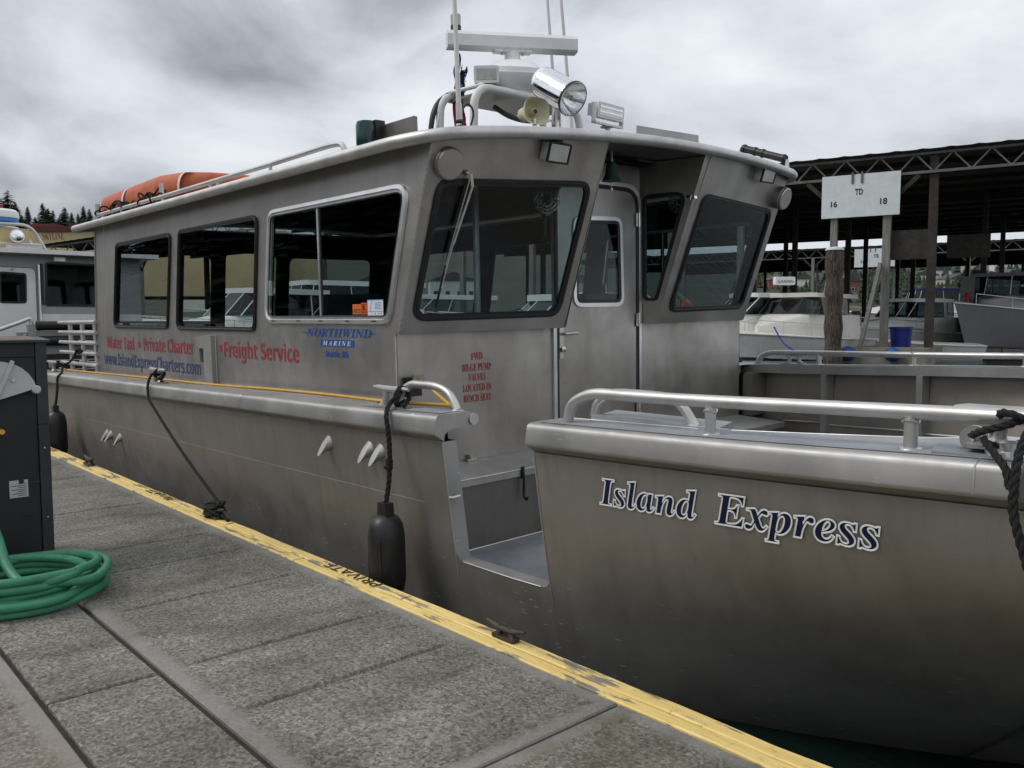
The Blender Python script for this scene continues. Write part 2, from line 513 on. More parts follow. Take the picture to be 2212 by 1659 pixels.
# ------------------------------------------------------------------ geometry helpers
class MB:
    def __init__(s):
        s.v, s.f = [], []

    def add(s, vs, fs):
        k = len(s.v)
        s.v += [tuple(p) for p in vs]
        s.f += [tuple(i + k for i in f) for f in fs]
        return s

    def box(s, x0, x1, y0, y1, z0, z1, f=None):
        vs = [(x, y, z) for x in (x0, x1) for y in (y0, y1) for z in (z0, z1)]
        if f:
            vs = [f(*p) for p in vs]
        return s.add(vs, [(0, 1, 3, 2), (4, 6, 7, 5), (0, 4, 5, 1), (2, 3, 7, 6), (0, 2, 6, 4), (1, 5, 7, 3)])

    def bar(s, a, b, w, h, up=Vector((0, 0, 1))):
        """rectangular bar from a to b, w across, h along up"""
        a, b = Vector(a), Vector(b)
        d = (b - a).normalized()
        sx = d.cross(up)
        if sx.length < 1e-4:
            sx = d.cross(Vector((1, 0, 0)))
        sx.normalize()
        uz = sx.cross(d)
        vs = [p + sx * (i * w / 2) + uz * (j * h / 2) for p in (a, b) for i in (-1, 1) for j in (-1, 1)]
        return s.add(vs, [(0, 1, 3, 2), (4, 6, 7, 5), (0, 4, 5, 1), (2, 3, 7, 6), (0, 2, 6, 4), (1, 5, 7, 3)])

    def tube(s, path, r, seg=10, closed=False, caps=True):
        P = [Vector(p) for p in path]
        n = len(P)
        rr = r if isinstance(r, (list, tuple)) else [r] * n
        tang = []
        for i in range(n):
            if closed:
                t_ = P[(i + 1) % n] - P[i - 1]
            else:
                t_ = P[min(i + 1, n - 1)] - P[max(i - 1, 0)]
            tang.append(t_.normalized())
        ref = Vector((0, 0, 1)) if abs(tang[0].z) < .9 else Vector((1, 0, 0))
        nx = tang[0].cross(ref).normalized()
        vs, fs = [], []
        for i in range(n):
            nx = (nx - tang[i] * nx.dot(tang[i]))
            if nx.length < 1e-6:
                nx = tang[i].orthogonal()
            nx.normalize()
            ny = tang[i].cross(nx)
            for k in range(seg):
                a = 2 * pi * k / seg
                vs.append(P[i] + nx * (cos(a) * rr[i]) + ny * (sin(a) * rr[i]))
        for i in range(n if closed else n - 1):
            for k in range(seg):
                a, b = i * seg + k, i * seg + (k + 1) % seg
                c, d = ((i + 1) % n) * seg + (k + 1) % seg, ((i + 1) % n) * seg + k
                fs.append((a, b, c, d))
        if caps and not closed:
            fs.append(tuple(range(seg))[::-1])
            fs.append(tuple((n - 1) * seg + k for k in range(seg)))
        return s.add(vs, fs)

    def lathe(s, prof, o, axis=(0, 0, 1), seg=24, caps=True):
        """prof: (radius, height) pairs"""
        o, ax = Vector(o), Vector(axis).normalized()
        nx = ax.orthogonal().normalized()
        ny = ax.cross(nx)
        vs, fs = [], []
        for r_, h in prof:
            for k in range(seg):
                a = 2 * pi * k / seg
                vs.append(o + ax * h + nx * (cos(a) * r_) + ny * (sin(a) * r_))
        for i in range(len(prof) - 1):
            for k in range(seg):
                fs.append((i * seg + k, i * seg + (k + 1) % seg, (i + 1) * seg + (k + 1) % seg, (i + 1) * seg + k))
        if caps:
            fs.append(tuple(range(seg))[::-1])
            fs.append(tuple((len(prof) - 1) * seg + k for k in range(seg)))
        return s.add(vs, fs)

    def prism(s, poly, f, t0, t1, holes=()):
        """polygon with holes, extruded; f(a, b, t) gives the point"""
        loops = [list(poly)] + [list(h) for h in holes]
        flat = [p for lp in loops for p in lp]
        tris = tessellate_polygon([[Vector((p[0], p[1], 0)) for p in lp] for lp in loops])
        n = len(flat)
        vs = [f(p[0], p[1], t0) for p in flat] + [f(p[0], p[1], t1) for p in flat]
        fs = [tuple(t_) for t_ in tris] + [(c + n, b + n, a + n) for a, b, c in tris]
        k = 0
        for lp in loops:
            m = len(lp)
            for i in range(m):
                a, b = k + i, k + (i + 1) % m
                fs.append((a, b, b + n, a + n))
            k += m
        return s.add(vs, fs)

    def grid(s, rows, closed=False):
        """rows of equal length"""
        n, m = len(rows), len(rows[0])
        vs = [p for r_ in rows for p in r_]
        fs = []
        for i in range(n - 1):
            for j in range(m if closed else m - 1):
                fs.append((i * m + j, i * m + (j + 1) % m, (i + 1) * m + (j + 1) % m, (i + 1) * m + j))
        return s.add(vs, fs)

    def xf(s, f):
        s.v = [tuple(f(Vector(p))) for p in s.v]
        return s

    def mesh(s, name, mat, smooth=35):
        me = bpy.data.meshes.new(name)
        me.from_pydata(s.v, [], s.f)
        me.validate()
        me.update()
        import bmesh
        bm = bmesh.new()
        bm.from_mesh(me)
        bmesh.ops.recalc_face_normals(bm, faces=bm.faces)
        bm.to_mesh(me)
        bm.free()
        if smooth:
            me.shade_smooth()
            me.set_sharp_from_angle(angle=radians(smooth))
        me.materials.append(MAT[mat])
        return me

    def build(s, name, mat, parent=None, smooth=35, origin=None):
        if parent is None:
            if origin is None:
                xs, ys, zs = zip(*s.v)
                origin = ((min(xs) + max(xs)) / 2, (min(ys) + max(ys)) / 2, min(zs))
            og = Vector(origin)
            s.v = [tuple(Vector(p) - og) for p in s.v]
        me = s.mesh(name, mat, smooth)
        ob = bpy.data.objects.new(name, me)
        COL.objects.link(ob)
        if parent is not None:
            ob.parent = parent
        else:
            ob.location = og
        return ob


def empty(name, loc=(0, 0, 0), rot=(0, 0, 0)):
    o_ = bpy.data.objects.new(name, None)
    o_.empty_display_size = .2
    o_.location = loc
    o_.rotation_euler = rot
    COL.objects.link(o_)
    return o_


def tag(o_, label=None, cat=None, group=None, kind=None):
    if label: o_['label'] = label
    if cat: o_['category'] = cat
    if group: o_['group'] = group
    if kind: o_['kind'] = kind
    return o_


def copy_tree(o_, parent=None):
    c = o_.copy()
    COL.objects.link(c)
    c.parent = parent
    for ch in o_.children:
        copy_tree(ch, c)
    return c


def rquad(pts, rad, n=5):
    """polygon with rounded corners; rad one number or one per corner"""
    P = [Vector((p[0], p[1])) for p in pts]
    m = len(P)
    rr = rad if isinstance(rad, (list, tuple)) else [rad] * m
    out = []
    for i in range(m):
        a, b, c = P[i - 1], P[i], P[(i + 1) % m]
        d1, d2 = (a - b).normalized(), (c - b).normalized()
        ang = d1.angle(d2)
        t_ = min(rr[i] / math.tan(ang / 2), (a - b).length * .48, (c - b).length * .48)
        p, q = b + d1 * t_, b + d2 * t_
        for k in range(n + 1):
            w = k / n
            out.append(tuple(p * (1 - w) ** 2 + b * (2 * w * (1 - w)) + q * w ** 2))
    return out


def inset(poly, d):
    """shrink a convex polygon by d"""
    m = len(poly)
    area = sum(poly[i][0] * poly[(i + 1) % m][1] - poly[(i + 1) % m][0] * poly[i][1] for i in range(m))
    sg = 1 if area > 0 else -1
    out = []
    for i in range(m):
        a, b, c = Vector(poly[i - 1]), Vector(poly[i]), Vector(poly[(i + 1) % m])
        e1, e2 = (b - a), (c - b)
        n1_ = Vector((-e1.y, e1.x)).normalized() * sg if e1.length > 1e-7 else Vector((0, 0))
        n2_ = Vector((-e2.y, e2.x)).normalized() * sg if e2.length > 1e-7 else Vector((0, 0))
        nn = n1_ + n2_
        nn = nn / max(nn.length_squared, 1e-6) * 2 if nn.length > .2 else n1_
        out.append(tuple(b + nn * d))
    return out


def smooth_path(pts, n=6):
    """Catmull-Rom through the points"""
    P = [Vector(p) for p in pts]
    out = []
    for i in range(len(P) - 1):
        p0, p1, p2, p3 = P[max(i - 1, 0)], P[i], P[i + 1], P[min(i + 2, len(P) - 1)]
        for k in range(n):
            t_ = k / n
            out.append(.5 * ((2 * p1) + (p2 - p0) * t_ + (2 * p0 - 5 * p1 + 4 * p2 - p3) * t_ ** 2 + (3 * p1 - p0 - 3 * p2 + p3) * t_ ** 3))
    out.append(P[-1])
    return out


def bend_path(pts, rad, n=6):
    """polyline with rounded bends"""
    P = [Vector(p) for p in pts]
    out = [P[0]]
    for i in range(1, len(P) - 1):
        a, b, c = P[i - 1], P[i], P[i + 1]
        d1, d2 = (a - b), (c - b)
        t_ = min(rad, d1.length * .48, d2.length * .48)
        p, q = b + d1.normalized() * t_, b + d2.normalized() * t_
        for k in range(n + 1):
            w = k / n
            out.append(p * (1 - w) ** 2 + b * (2 * w * (1 - w)) + q * w ** 2)
    out.append(P[-1])
    return out


def rope(mb, path, r, pitch=None, strands=3, seg=6, step=None):
    """laid rope: strands wound round the path"""
    P = [Vector(p) for p in path]
    L = [0]
    for i in range(len(P) - 1):
        L.append(L[-1] + (P[i + 1] - P[i]).length)
    pitch = pitch or r * 7
    step = step or pitch / 8
    n = max(6, int(L[-1] / step))
    C_, T_ = [], []
    j = 0
    for k in range(n + 1):
        s_ = L[-1] * k / n
        while j < len(P) - 2 and L[j + 1] < s_:
            j += 1
        w = (s_ - L[j]) / max(1e-6, L[j + 1] - L[j])
        C_.append(P[j].lerp(P[j + 1], w))
    nx = None
    paths = [[] for _ in range(strands)]
    for k in range(n + 1):
        tg = (C_[min(k + 1, n)] - C_[max(k - 1, 0)]).normalized()
        if nx is None:
            nx = tg.orthogonal().normalized()
        nx = (nx - tg * nx.dot(tg)).normalized()
        ny = tg.cross(nx)
        for q in range(strands):
            a = 2 * pi * (q / strands + L[-1] * k / n / pitch)
            paths[q].append(C_[k] + (nx * cos(a) + ny * sin(a)) * r * .5)
    for p in paths:
        mb.tube(p, r * .56, seg)
    return mb


# text meshes: the serif faces come from the mathematical alphabets of the built-in font
def serif(txt, style='bold'):
    base = {'bold': (0x1D400, 0x1D41A), 'bolditalic': (0x1D468, 0x1D482), 'sans': (0x1D5D4, 0x1D5EE)}[style]
    return ''.join(chr(base[0] + ord(c) - 65) if 'A' <= c <= 'Z' else chr(base[1] + ord(c) - 97) if 'a' <= c <= 'z' else c for c in txt)


def text_mesh(body, name, mat, f, width=None, height=None, offset=0.0, spacing=1.0, align='LEFT', ref=None):
    """letters as a mesh; f(a, b) maps the text plane (metres) onto the surface"""
    cu = bpy.data.curves.new(name, 'FONT')
    cu.body = body
    cu.size = 1.0
    cu.offset = offset
    cu.space_character = spacing
    cu.resolution_u = 5
    ob = bpy.data.objects.new(name, cu)
    COL.objects.link(ob)
    bpy.context.view_layer.update()
    me = bpy.data.meshes.new_from_object(ob.evaluated_get(bpy.context.evaluated_depsgraph_get()))
    bpy.data.objects.remove(ob)
    bpy.data.curves.remove(cu)
    xs = [v.co.x for v in me.vertices]
    ys = [v.co.y for v in me.vertices]
    box = ref or (min(xs), max(xs), 0.0, max(ys))
    sx = (width / (box[1] - box[0])) if width else None
    sy = (height / (box[3] - box[2])) if height else None
    sx = sx or sy
    sy = sy or sx
    for v in me.vertices:
        v.co = f((v.co.x - box[0]) * sx, (v.co.y - box[2]) * sy)
    me.name = name
    me.materials.clear()
    me.materials.append(MAT[mat])
    return me, box


def text_obj(body, name, mat, f, parent, **k):
    me, box = text_mesh(body, name, mat, f, **k)
    ob = bpy.data.objects.new(name, me)
    COL.objects.link(ob)
    ob.parent = parent
    return ob


def outline_obj(src, name, mat, parent, w, shift):
    """a band of width w round the letters of a text mesh (which lies in the x-z sheet of the hull)"""
    import bmesh
    bm = bmesh.new()
    bm.from_mesh(src)
    bmesh.ops.remove_doubles(bm, verts=bm.verts, dist=1e-5)
    nrm = {}
    segs = []
    for e_ in bm.edges:
        if len(e_.link_faces) == 1:
            a, b = e_.verts
            c = e_.link_faces[0].calc_center_median()
            d = Vector((b.co.x - a.co.x, b.co.z - a.co.z))
            if d.length < 1e-7:
                continue
            n_ = Vector((-d.y, d.x)).normalized()
            mid = (a.co + b.co) / 2
            if n_.dot(Vector((c.x - mid.x, c.z - mid.z))) > 0:
                n_ = -n_
            segs.append((a.index, b.index))
            for q in (a, b):
                nrm.setdefault(q.index, []).append(n_)
    bm.verts.ensure_lookup_table()
    m = MB()
    idx = {}
    for i, ns in nrm.items():
        n_ = sum(ns, Vector((0, 0)))
        n_ = n_ / max(n_.length_squared, .35) * len(ns) if n_.length > .05 else ns[0]
        if n_.length > 1.7:
            n_ = n_.normalized() * 1.7
        p = bm.verts[i].co
        idx[i] = len(m.v)
        m.v.append(tuple(p - Vector((n_.x, 0, n_.y)) * (w * .25) + shift))
        m.v.append(tuple(p + Vector((n_.x, 0, n_.y)) * w + shift))
    for a, b in segs:
        m.f.append((idx[a], idx[b], idx[b] + 1, idx[a] + 1))
    bm.free()
    return m.build(name, mat, parent, smooth=0)


# ================================================================== SETTING
WATER_Z = -0.45
water = MB().grid([[(x, y, WATER_Z) for x in (-900, -60, 60, 900)] for y in (-900, -60, 60, 900)]).build('water', 'water', smooth=0, origin=(0, 0, WATER_Z))
tag(water, kind='structure')

# the float we stand on: a body with concrete slabs let into it
dock = MB().box(-40, 9, -3.2, 2.62, -.75, -.085).build('dock', 'float_concrete', smooth=0, origin=(0, 0, 0))
tag(dock, kind='structure')


def slab(x0, x1, y0, y1, mat, grooves=(), g0=.0, g1=.0, dz=0.0):
    """concrete slab with eased edges and shallow tooled grooves across it"""
    g = .013
    e_ = .007
    xs = [x0, x0 + e_]
    for gx in sorted(grooves):
        xs += [gx - .022, gx - .006, gx + .006, gx + .022]
    xs += [x1 - e_, x1]
    ys = [y0, y0 + e_] + ([y0 + g0, y0 + g0 + .05, y1 - g1 - .05, y1 - g1] if grooves else []) + [y1 - e_, y1]
    rows = []
    rr = random.Random(int(x0 * 100) + 31)
    for y in ys:
        row = []
        for x in xs:
            z = dz
            if x in (x0, x1) or y in (y0, y1):
                z -= .007
            if grooves and y0 + g0 + .04 < y < y1 - g1 - .04 and any(abs(x - gx) < .008 for gx in grooves):
                z -= g
            row.append((x, y, z))
        rows.append(row)
    m = MB().grid(rows)
    n, k = len(ys), len(xs)
    # skirts
    for a, b in (((x0, y0), (x1, y0)), ((x1, y0), (x1, y1)), ((x1, y1), (x0, y1)), ((x0, y1), (x0, y0))):
        m.add([(a[0], a[1], dz - .007), (b[0], b[1], dz - .007), (b[0], b[1], -.082), (a[0], a[1], -.082)], [(0, 1, 2, 3)])
    return m.build('concrete_slab', mat, dock, smooth=20)


concrete('slab_a', 1.352, 2.640, -8.60, -2.262, moss=.12, grooves=(-7.62, -6.21, -5.62, -4.833, -3.87, -3.258))
concrete('slab_a2', 1.352, 2.640, -2.248, 3.9, moss=.75, grooves=(-1.2, -.2))
concrete('slab_a3', 1.352, 2.640, -14.9, -8.615, moss=.1, grooves=(-13.6, -12.4, -11.2, -10.1, -9.3))
concrete('slab_b', .868, 1.322, -3.846, 2.5, moss=.1, margin=0)
concrete('slab_b2', .868, 1.322, -9.6, -3.866, moss=.1, margin=0)
concrete('slab_c', -1.9, .843, -8.6, 3.0, warm=.45, grooves=(-3.92,))
concrete('slab_far', 0, 2.6, -40, -9, moss=.1)
slab(-8.60, -2.262, 1.352, 2.640, 'slab_a', (-7.62, -6.21, -5.62, -4.833, -3.87, -3.258), .10, .09)
slab(-2.248, 3.9, 1.352, 2.640, 'slab_a2', (-1.2, -.2, .8, 1.8), .10, .09)
slab(-14.9, -8.615, 1.352, 2.640, 'slab_a3', (-13.6, -12.4, -11.2, -10.1, -9.3), .10, .09)
slab(-3.846, 2.5, .868, 1.322, 'slab_b')
slab(-9.6, -3.866, .868, 1.322, 'slab_b2')
slab(-8.6, 3.0, -1.9, .843, 'slab_c', (-6.4, -5.2, -3.92, -2.7, -1.5), .12, .03)
slab(-39.9, -14.92, 1.352, 2.640, 'slab_far')
slab(-39.9, -9.62, -3.1, 1.322, 'slab_far')
slab(3.92, 8.9, -3.1, 2.640, 'slab_far')

# dirt and moss packed in the joints
for x0_, x1_, y0_, y1_ in ((-14.9, 3.9, 1.323, 1.351), (-8.6, 3.0, .844, .867), (-3.865, -3.847, .868, 1.322), (-2.2615, -2.2485, 1.352, 2.640), (-8.6145, -8.6005, 1.352, 2.640)):
    MB().box(x0_, x1_, y0_, y1_, -.08, -.020).build('joint_filler', 'joint_dirt', dock, smooth=0)

# painted timber waler along the edge: three planks wide, each plank a piece
waler = empty('edge_waler', (0, 2.735, 0))
tag(waler, 'yellow painted timber waler of worn planks along the dock edge', 'dock edge')
rw = random.Random(5)
for (ya, yb, z0, cuts) in ((-.086, -.015, .004, (-40, -33, -26, -20, -14.5, -10.9, -7.25, -5.1, -.9, 3.2, 9)),
                           (-.008, .064, .006, (-40, -30.5, -24, -17, -12.2, -8.9, -6.35, -3.96, -1.35, 1.9, 5.6, 9)),
                           (.071, .092, -.004, (-40, -31, -22, -16, -11.5, -7.9, -4.4, .2, 4.1, 9))):
    for i in range(len(cuts) - 1):
        a, b = cuts[i] + .006, cuts[i + 1] - .006
        n = max(2, int((b - a) / .22))
        rows = []
        for k in range(n + 1):
            x = a + (b - a) * k / n
            j1, j2 = rw.uniform(-.003, .003), rw.uniform(-.004, .004)
            zt = z0 + rw.uniform(-.003, .002)
            rows.append([(x, ya + j1, -.20), (x, ya + j1, zt - .006), (x, ya + j1 + .006, zt), (x, yb + j2 - .006, zt), (x, yb + j2, zt - .007), (x, yb + j2, -.20)])
        m = MB().grid(rows)
        m.f += [tuple(range(6))[::-1], tuple(n * 6 + q for q in range(6))]
        m.build('plank', 'yellow_plank', waler, smooth=25)
for x0, x1, k in ((-4.85, -4.25, 0), (-8.13, -7.55, 1), (-11.9, -11.3, 2)):
    # stencilled to be read from the water, so upside down from here
    text_obj('PRIVATE', 'lettering', 'black_letter', lambda a, b, x1=x1: Vector((x1 - a, .072 - b, .0085)), waler, width=x1 - x0, height=.085)

# land behind the camera, far shore and hillside
land = MB().grid([[(x, y, -.2 + (0 if y > -29 else 1.4 if y > -60 else 9)) for x in (-160, -60, -10, 40, 160)] for y in (-200, -90, -58, -34, -27)]).build('shore', 'hillside', smooth=0, origin=(0, 0, 0))
tag(land, kind='structure')


# ================================================================== THE BOAT
TH = radians(1.2739)
PIV = Vector((0, 3.10, 0))
RX = Matrix.Rotation(TH, 3, 'X')


def B(p):
    """boat coordinates (x forward, y to port from the starboard side, z up from the dock) to the place"""
    return PIV + RX @ Vector(p)


boat = empty('landing_boat', PIV, (TH, 0, 0))
tag(boat, 'bare aluminium water taxi boat with square cabin, moored along the yellow dock edge', 'boat')


def bp(mb, name, mat, parent=boat, smooth=35):
    return mb.build(name, mat, parent, smooth)


ZT = [(-13.6, .86), (-12.35, .883), (-8.46, .948), (-6.6, .984), (-5.25, 1.006), (-4.6, 1.018), (-4.0, 1.033), (-3.24, 1.060), (-2.33, 1.083), (-1.83, 1.100), (-1.28, 1.122), (-.9, 1.136), (2.6, 1.27)]


def zt(x):
    for (a, za), (b, zb) in zip(ZT, ZT[1:]):
        if x <= b:
            return za + (zb - za) * (x - a) / (b - a)
    return ZT[-1][1]


def ytop(x):
    """plan of the sheer: straight, then rounding in to the bow"""
    if x < -.6:
        return 0.0
    w = min(1.0, (x + .6) / 2.4)
    return 2.6 * (1 - sqrt(max(0, 1 - w * w)))


def yh(x, z):
    """starboard skin"""
    y = .12 * max(0, .9 - z)
    if x > -3.6:
        y += .287 * (x + 3.6) ** 1.453 * (max(0, .93 - z) / 1.40) ** 2.0
    return min(2.6, max(y, 0) + ytop(x))


# hull skin, starboard, with the boarding notch left open
NX0, NX1, NZ = -4.035, -3.235, .125
xs = [-13.6, -12.5, -11, -9.5, -8, -7, -6, -5.2, -4.6, -4.3]
zr_ = [-.85, -.62, -.47, -.34, -.2, -.05, .06]


def skin_cols(xl, ztop):
    rows = []
    for x in xl:
        zz_ = zr_ + [NZ + (ztop(x) - NZ) * k / 6 for k in range(7)]
        rows.append([(x, yh(x, z), z) for z in zz_])
    return rows


top_h = lambda x: zt(x) - .16
m = MB()
m.grid(skin_cols(xs + [NX0], top_h))
fw = [NX1 + (2.0 - NX1) * k / 30 for k in range(31)]
m.grid(skin_cols(fw, top_h))
nl = [NX0 + (NX1 - NX0) * k / 6 for k in range(7)]
m.grid([[(x, yh(x, z), z) for z in zr_ + [NZ]] for x in nl])
# rounded lower corners of the notch
for cx_, sg in ((NX0, 1), (NX1, -1)):
    q = .07
    arc = [(cx_ + sg * q * (1 - cos(a)), NZ + q * (1 - sin(a))) for a in [pi / 2 * k / 6 for k in range(7)]]
    poly = [(cx_, NZ)] + [(p[0], p[1]) for p in arc]
    m.add([(p[0], yh(p[0], p[1]) + .0005, p[1]) for p in poly], [(0, i, i + 1) for i in range(1, len(poly) - 1)])
hull = bp(m, 'hull_side', 'alum_hull', smooth=25)
# port skin
m = MB()
for xl in ([-13.6, -11, -8, -5, -3.6] + fw[2:],):
    m.grid([[(x, 5.2 - yh(x, z), z) for z in zr_ + [.1, .4, .7, top_h(x)]] for x in xl])
bp(m, 'hull_side', 'alum_hull', smooth=25)
# transom
bp(MB().add([(-13.6, .12, -.8), (-13.6, 5.08, -.8), (-13.6, 5.2, .85), (-13.6, 0, .85)], [(0, 1, 2, 3)]), 'transom', 'alum_hull')
for z0_, z1_, xa_, xb_ in ((.33, .45, -13.4, -4.3),):
    bp(MB().tube([(xa_ + (xb_ - xa_) * k / 24, yh(xa_ + (xb_ - xa_) * k / 24, z0_ + (z1_ - z0_) * k / 24) + .0006, z0_ + (z1_ - z0_) * k / 24) for k in range(25)], .0018, 5), 'plate_seam', 'alum_hull')
# spray chine welded low on the bow
ch = []
for k in range(14):
    w = k / 13
    x, z = -1.53 + 1.05 * w ** .92, -.56 + 1.25 * w
    ch.append((x, yh(x, z) - .003, z))
bp(MB().tube(ch, .009, 6), 'chine_bead', 'alum_dark')

# gunwale: a rolled extrusion with a flat top, aft and forward of the notch
GP = [(.012, -.163), (.018, -.125), (.046, -.101), (.107, -.091), (.225, -.088), (.225, -.004), (.215, 0), (-.008, 0), (-.024, -.003), (-.037, -.010), (-.044, -.020), (-.047, -.034), (-.057, -.104), (-.056, -.113), (-.050, -.122), (-.030, -.132)]


def gunwale(x0, x1, n, name='gunwale', mat='alum_gunwale', mirror=False, prof=GP):
    rows = []
    for k in range(n + 1):
        x = x0 + (x1 - x0) * k / n
        yt = ytop(x)
        rows.append([(x, (5.2 - (yt + a)) if mirror else yt + a, zt(x) + b) for a, b in prof])
    m = MB().grid(rows, closed=True)
    L = len(prof)
    m.f += [tuple(range(L))[::-1], tuple(n * L + q for q in range(L))]
    return bp(m, name, mat, smooth=28)


gunwale(-13.6, -4.03, 24)
gunwale(-3.24, 2.0, 40)
gunwale(-13.6, 2.0, 40, mirror=True)


def strip(x0, x1, ya, yb, n, name, mat, dz=.003, mirror=False):
    rows = []
    for k in range(n + 1):
        x = x0 + (x1 - x0) * k / n
        y_ = ytop(x)
        rows.append([(x, (5.2 - (y_ + ya)) if mirror else y_ + ya, zt(x) + dz), (x, (5.2 - (y_ + yb)) if mirror else y_ + yb, zt(x) + dz)])
    return bp(MB().grid(rows), name, mat)


strip(-5.0, -4.09, .03, .20, 6, 'nonskid_strip', 'nonskid')
inn_ = lambda x: .222 + (0 if x < -2.35 else min(.235, (x + 2.35) * .19) if x < -1.42 else .177 + min(.06, (x + 1.42) * .5))
bd_ = [(-3.19 + 3.0 * k / 30) for k in range(31)]
m = MB().grid([[(x, ytop(x) + .004, zt(x) + .003), (x, ytop(x) + inn_(x), zt(x) + .003), (x, ytop(x) + inn_(x) + .003, zt(x) - .02)] for x in bd_])
bp(m, 'nonskid_strip', 'nonskid')
bp(MB().tube([(x, ytop(x) + inn_(x) + .002, zt(x) + .001) for x in bd_], .005, 6), 'deck_edge', 'alum_tube')
strip(-5.05, 1.2, .02, .216, 24, 'nonskid_strip', 'nonskid', mirror=True)
# weld seam across the gunwale
for xw in (-6.72, -1.05):
    bp(MB().tube([(xw, a, zt(xw) + b + .001) for a, b in GP[6:14]], .0035, 5), 'weld_seam', 'alum_tube')
# side deck between gunwale and cabin
m = MB().grid([[(x, .224, zt(x) - .001), (x, .43, zt(x) - .001), (x, .43, zt(x) - .09)] for x in (-13.6, -12, -10, -8, -6.5, -5.08)])
bp(m, 'side_deck', 'alum_gunwale')
m = MB().grid([[(x, 4.976, zt(x) - .001), (x, 4.79, zt(x) - .001), (x, 4.79, zt(x) - .09)] for x in (-13.6, -12, -10, -8, -6.5, -5.08)])
bp(m, 'side_deck', 'alum_gunwale')

# notch jambs: flat plates from skin to inner frame, with the curved bracket under the gunwale
for xj in (NX0, NX1):
    sg = -1 if xj == NX0 else 1
    zs_ = [.03, .12, .2, .35, .5, .65, .8, zt(xj) - .165]
    rows = [[(xj + sg * .0, yh(xj, z) - .001, z) for z in zs_], [(xj, yh(xj, z) + .105, z) for z in zs_], [(xj + sg * .09, yh(xj, z) + .105, z) for z in zs_]]
    bp(MB().grid(rows), 'jamb', 'alum_gunwale')
    rows = [[(xj - sg * .004, yh(xj, z) - .004, z) for z in zs_], [(xj - sg * .004, yh(xj, z) + .006, z) for z in zs_]]
    bp(MB().tube([(xj, yh(xj, z) - .002, z) for z in zs_], .004, 5), 'jamb_edge', 'alum_tube')
bp(MB().tube([(x, yh(x, NZ) - .001, NZ + .001) for x in [NX0 + .07 + (NX1 - NX0 - .14) * k / 6 for k in range(7)]], .0045, 6), 'sill_edge', 'alum_tube')
bp(MB().grid([[(x, yh(x, NZ), NZ - .002), (x, yh(x, NZ) + .11, NZ - .002), (x, yh(x, NZ) + .11, -.1)] for x in nl]), 'sill', 'alum_gunwale')
# small grip on the jamb
bp(MB().tube([(NX0 + .004, .05, .522), (NX0 + .03, .05, .524), (NX0 + .03, .10, .526), (NX0 + .004, .10, .527)], .011, 8), 'jamb_grip', 'alum_tube')
# inner ring on the end of the gunwale
bp(MB().lathe([(.018, -.012), (.036, -.012), (.036, .012), (.018, .012)], (-4.028, .24, .985), (1, 0, 0), 16), 'gunwale_eye', 'alum_tube')

# well deck and inner bulwarks
bp(MB().grid([[(x, yh(x, -.1) + .03, -.08), (x, 2.6, -.08), (x, 5.17 - yh(x, -.1), -.08)] for x in [-5.08, -4.4, -3.6, -3, -2.5, -2, -1.5, -1, -.6, -.2, .2]]), 'deck', 'nonskid')
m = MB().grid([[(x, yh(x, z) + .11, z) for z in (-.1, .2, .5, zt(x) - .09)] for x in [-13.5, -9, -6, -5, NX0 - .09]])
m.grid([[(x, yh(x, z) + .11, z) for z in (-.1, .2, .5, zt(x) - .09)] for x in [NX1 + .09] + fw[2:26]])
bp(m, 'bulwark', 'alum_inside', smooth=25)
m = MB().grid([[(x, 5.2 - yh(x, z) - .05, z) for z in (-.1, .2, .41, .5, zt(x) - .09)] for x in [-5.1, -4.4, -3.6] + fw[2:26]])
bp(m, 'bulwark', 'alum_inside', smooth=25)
for xp in (-4.23, -3.29, -2.35, -1.4, -.5):
    bp(MB().box(xp - .028, xp + .028, 4.96, 5.12, -.08, zt(xp) - .088), 'frame_post', 'alum_gunwale')
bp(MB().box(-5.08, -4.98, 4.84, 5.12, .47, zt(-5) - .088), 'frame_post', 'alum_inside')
for xa, xb in ((-4.72, -4.262), (-4.2, -3.32), (-3.26, -2.38), (-2.32, -1.43)):
    bp(MB().tube([(xa, 5.06, .42), (xb, 5.06, .437)], .011, 7), 'stringer', 'alum_tube')

# ---------------------------------------------------------------- cabin
YC, YP = .42, 4.80


def zr(y):
    """underside of the cambered roof"""
    return 2.80 + .028 * (y - .42) + .11 * (1 - ((y - 2.6) / 2.18) ** 2)


WIN = {  # starboard side windows in (x, z)
    'w1': ([(-11.33, 1.482), (-9.487, 1.482), (-9.255, 2.522), (-11.064, 2.522)], .10),
    'w2': ([(-9.25, 1.478), (-7.344, 1.478), (-7.19, 2.525), (-9.05, 2.528)], .10),
    'w3': ([(-7.145, 1.553), (-5.158, 1.553), (-4.862, 2.540), (-6.99, 2.540)], .13),
}
side = [(-12.14, .70), (-5.1, .70), (-5.1, 1.485), (-5.062, 1.485), (-4.60, 2.82), (-11.86, 2.82)]
holes = [inset(rquad(q, r_), .03) for q, r_ in WIN.values()]
m = MB().prism(side, lambda a, b, t_: (a, t_, b), YC, YC + .006, holes)
m.box(-12.13, -5.12, YC + .006, YC + .012, .3, .7)
bp(m, 'cabin_wall', 'alum_cabin', smooth=20)
m = MB().prism(side, lambda a, b, t_: (a, t_, b + .12 * max(0, b - 2.7)), YP, YP - .006, holes)
bp(m, 'cabin_wall', 'alum_cabin', smooth=20)
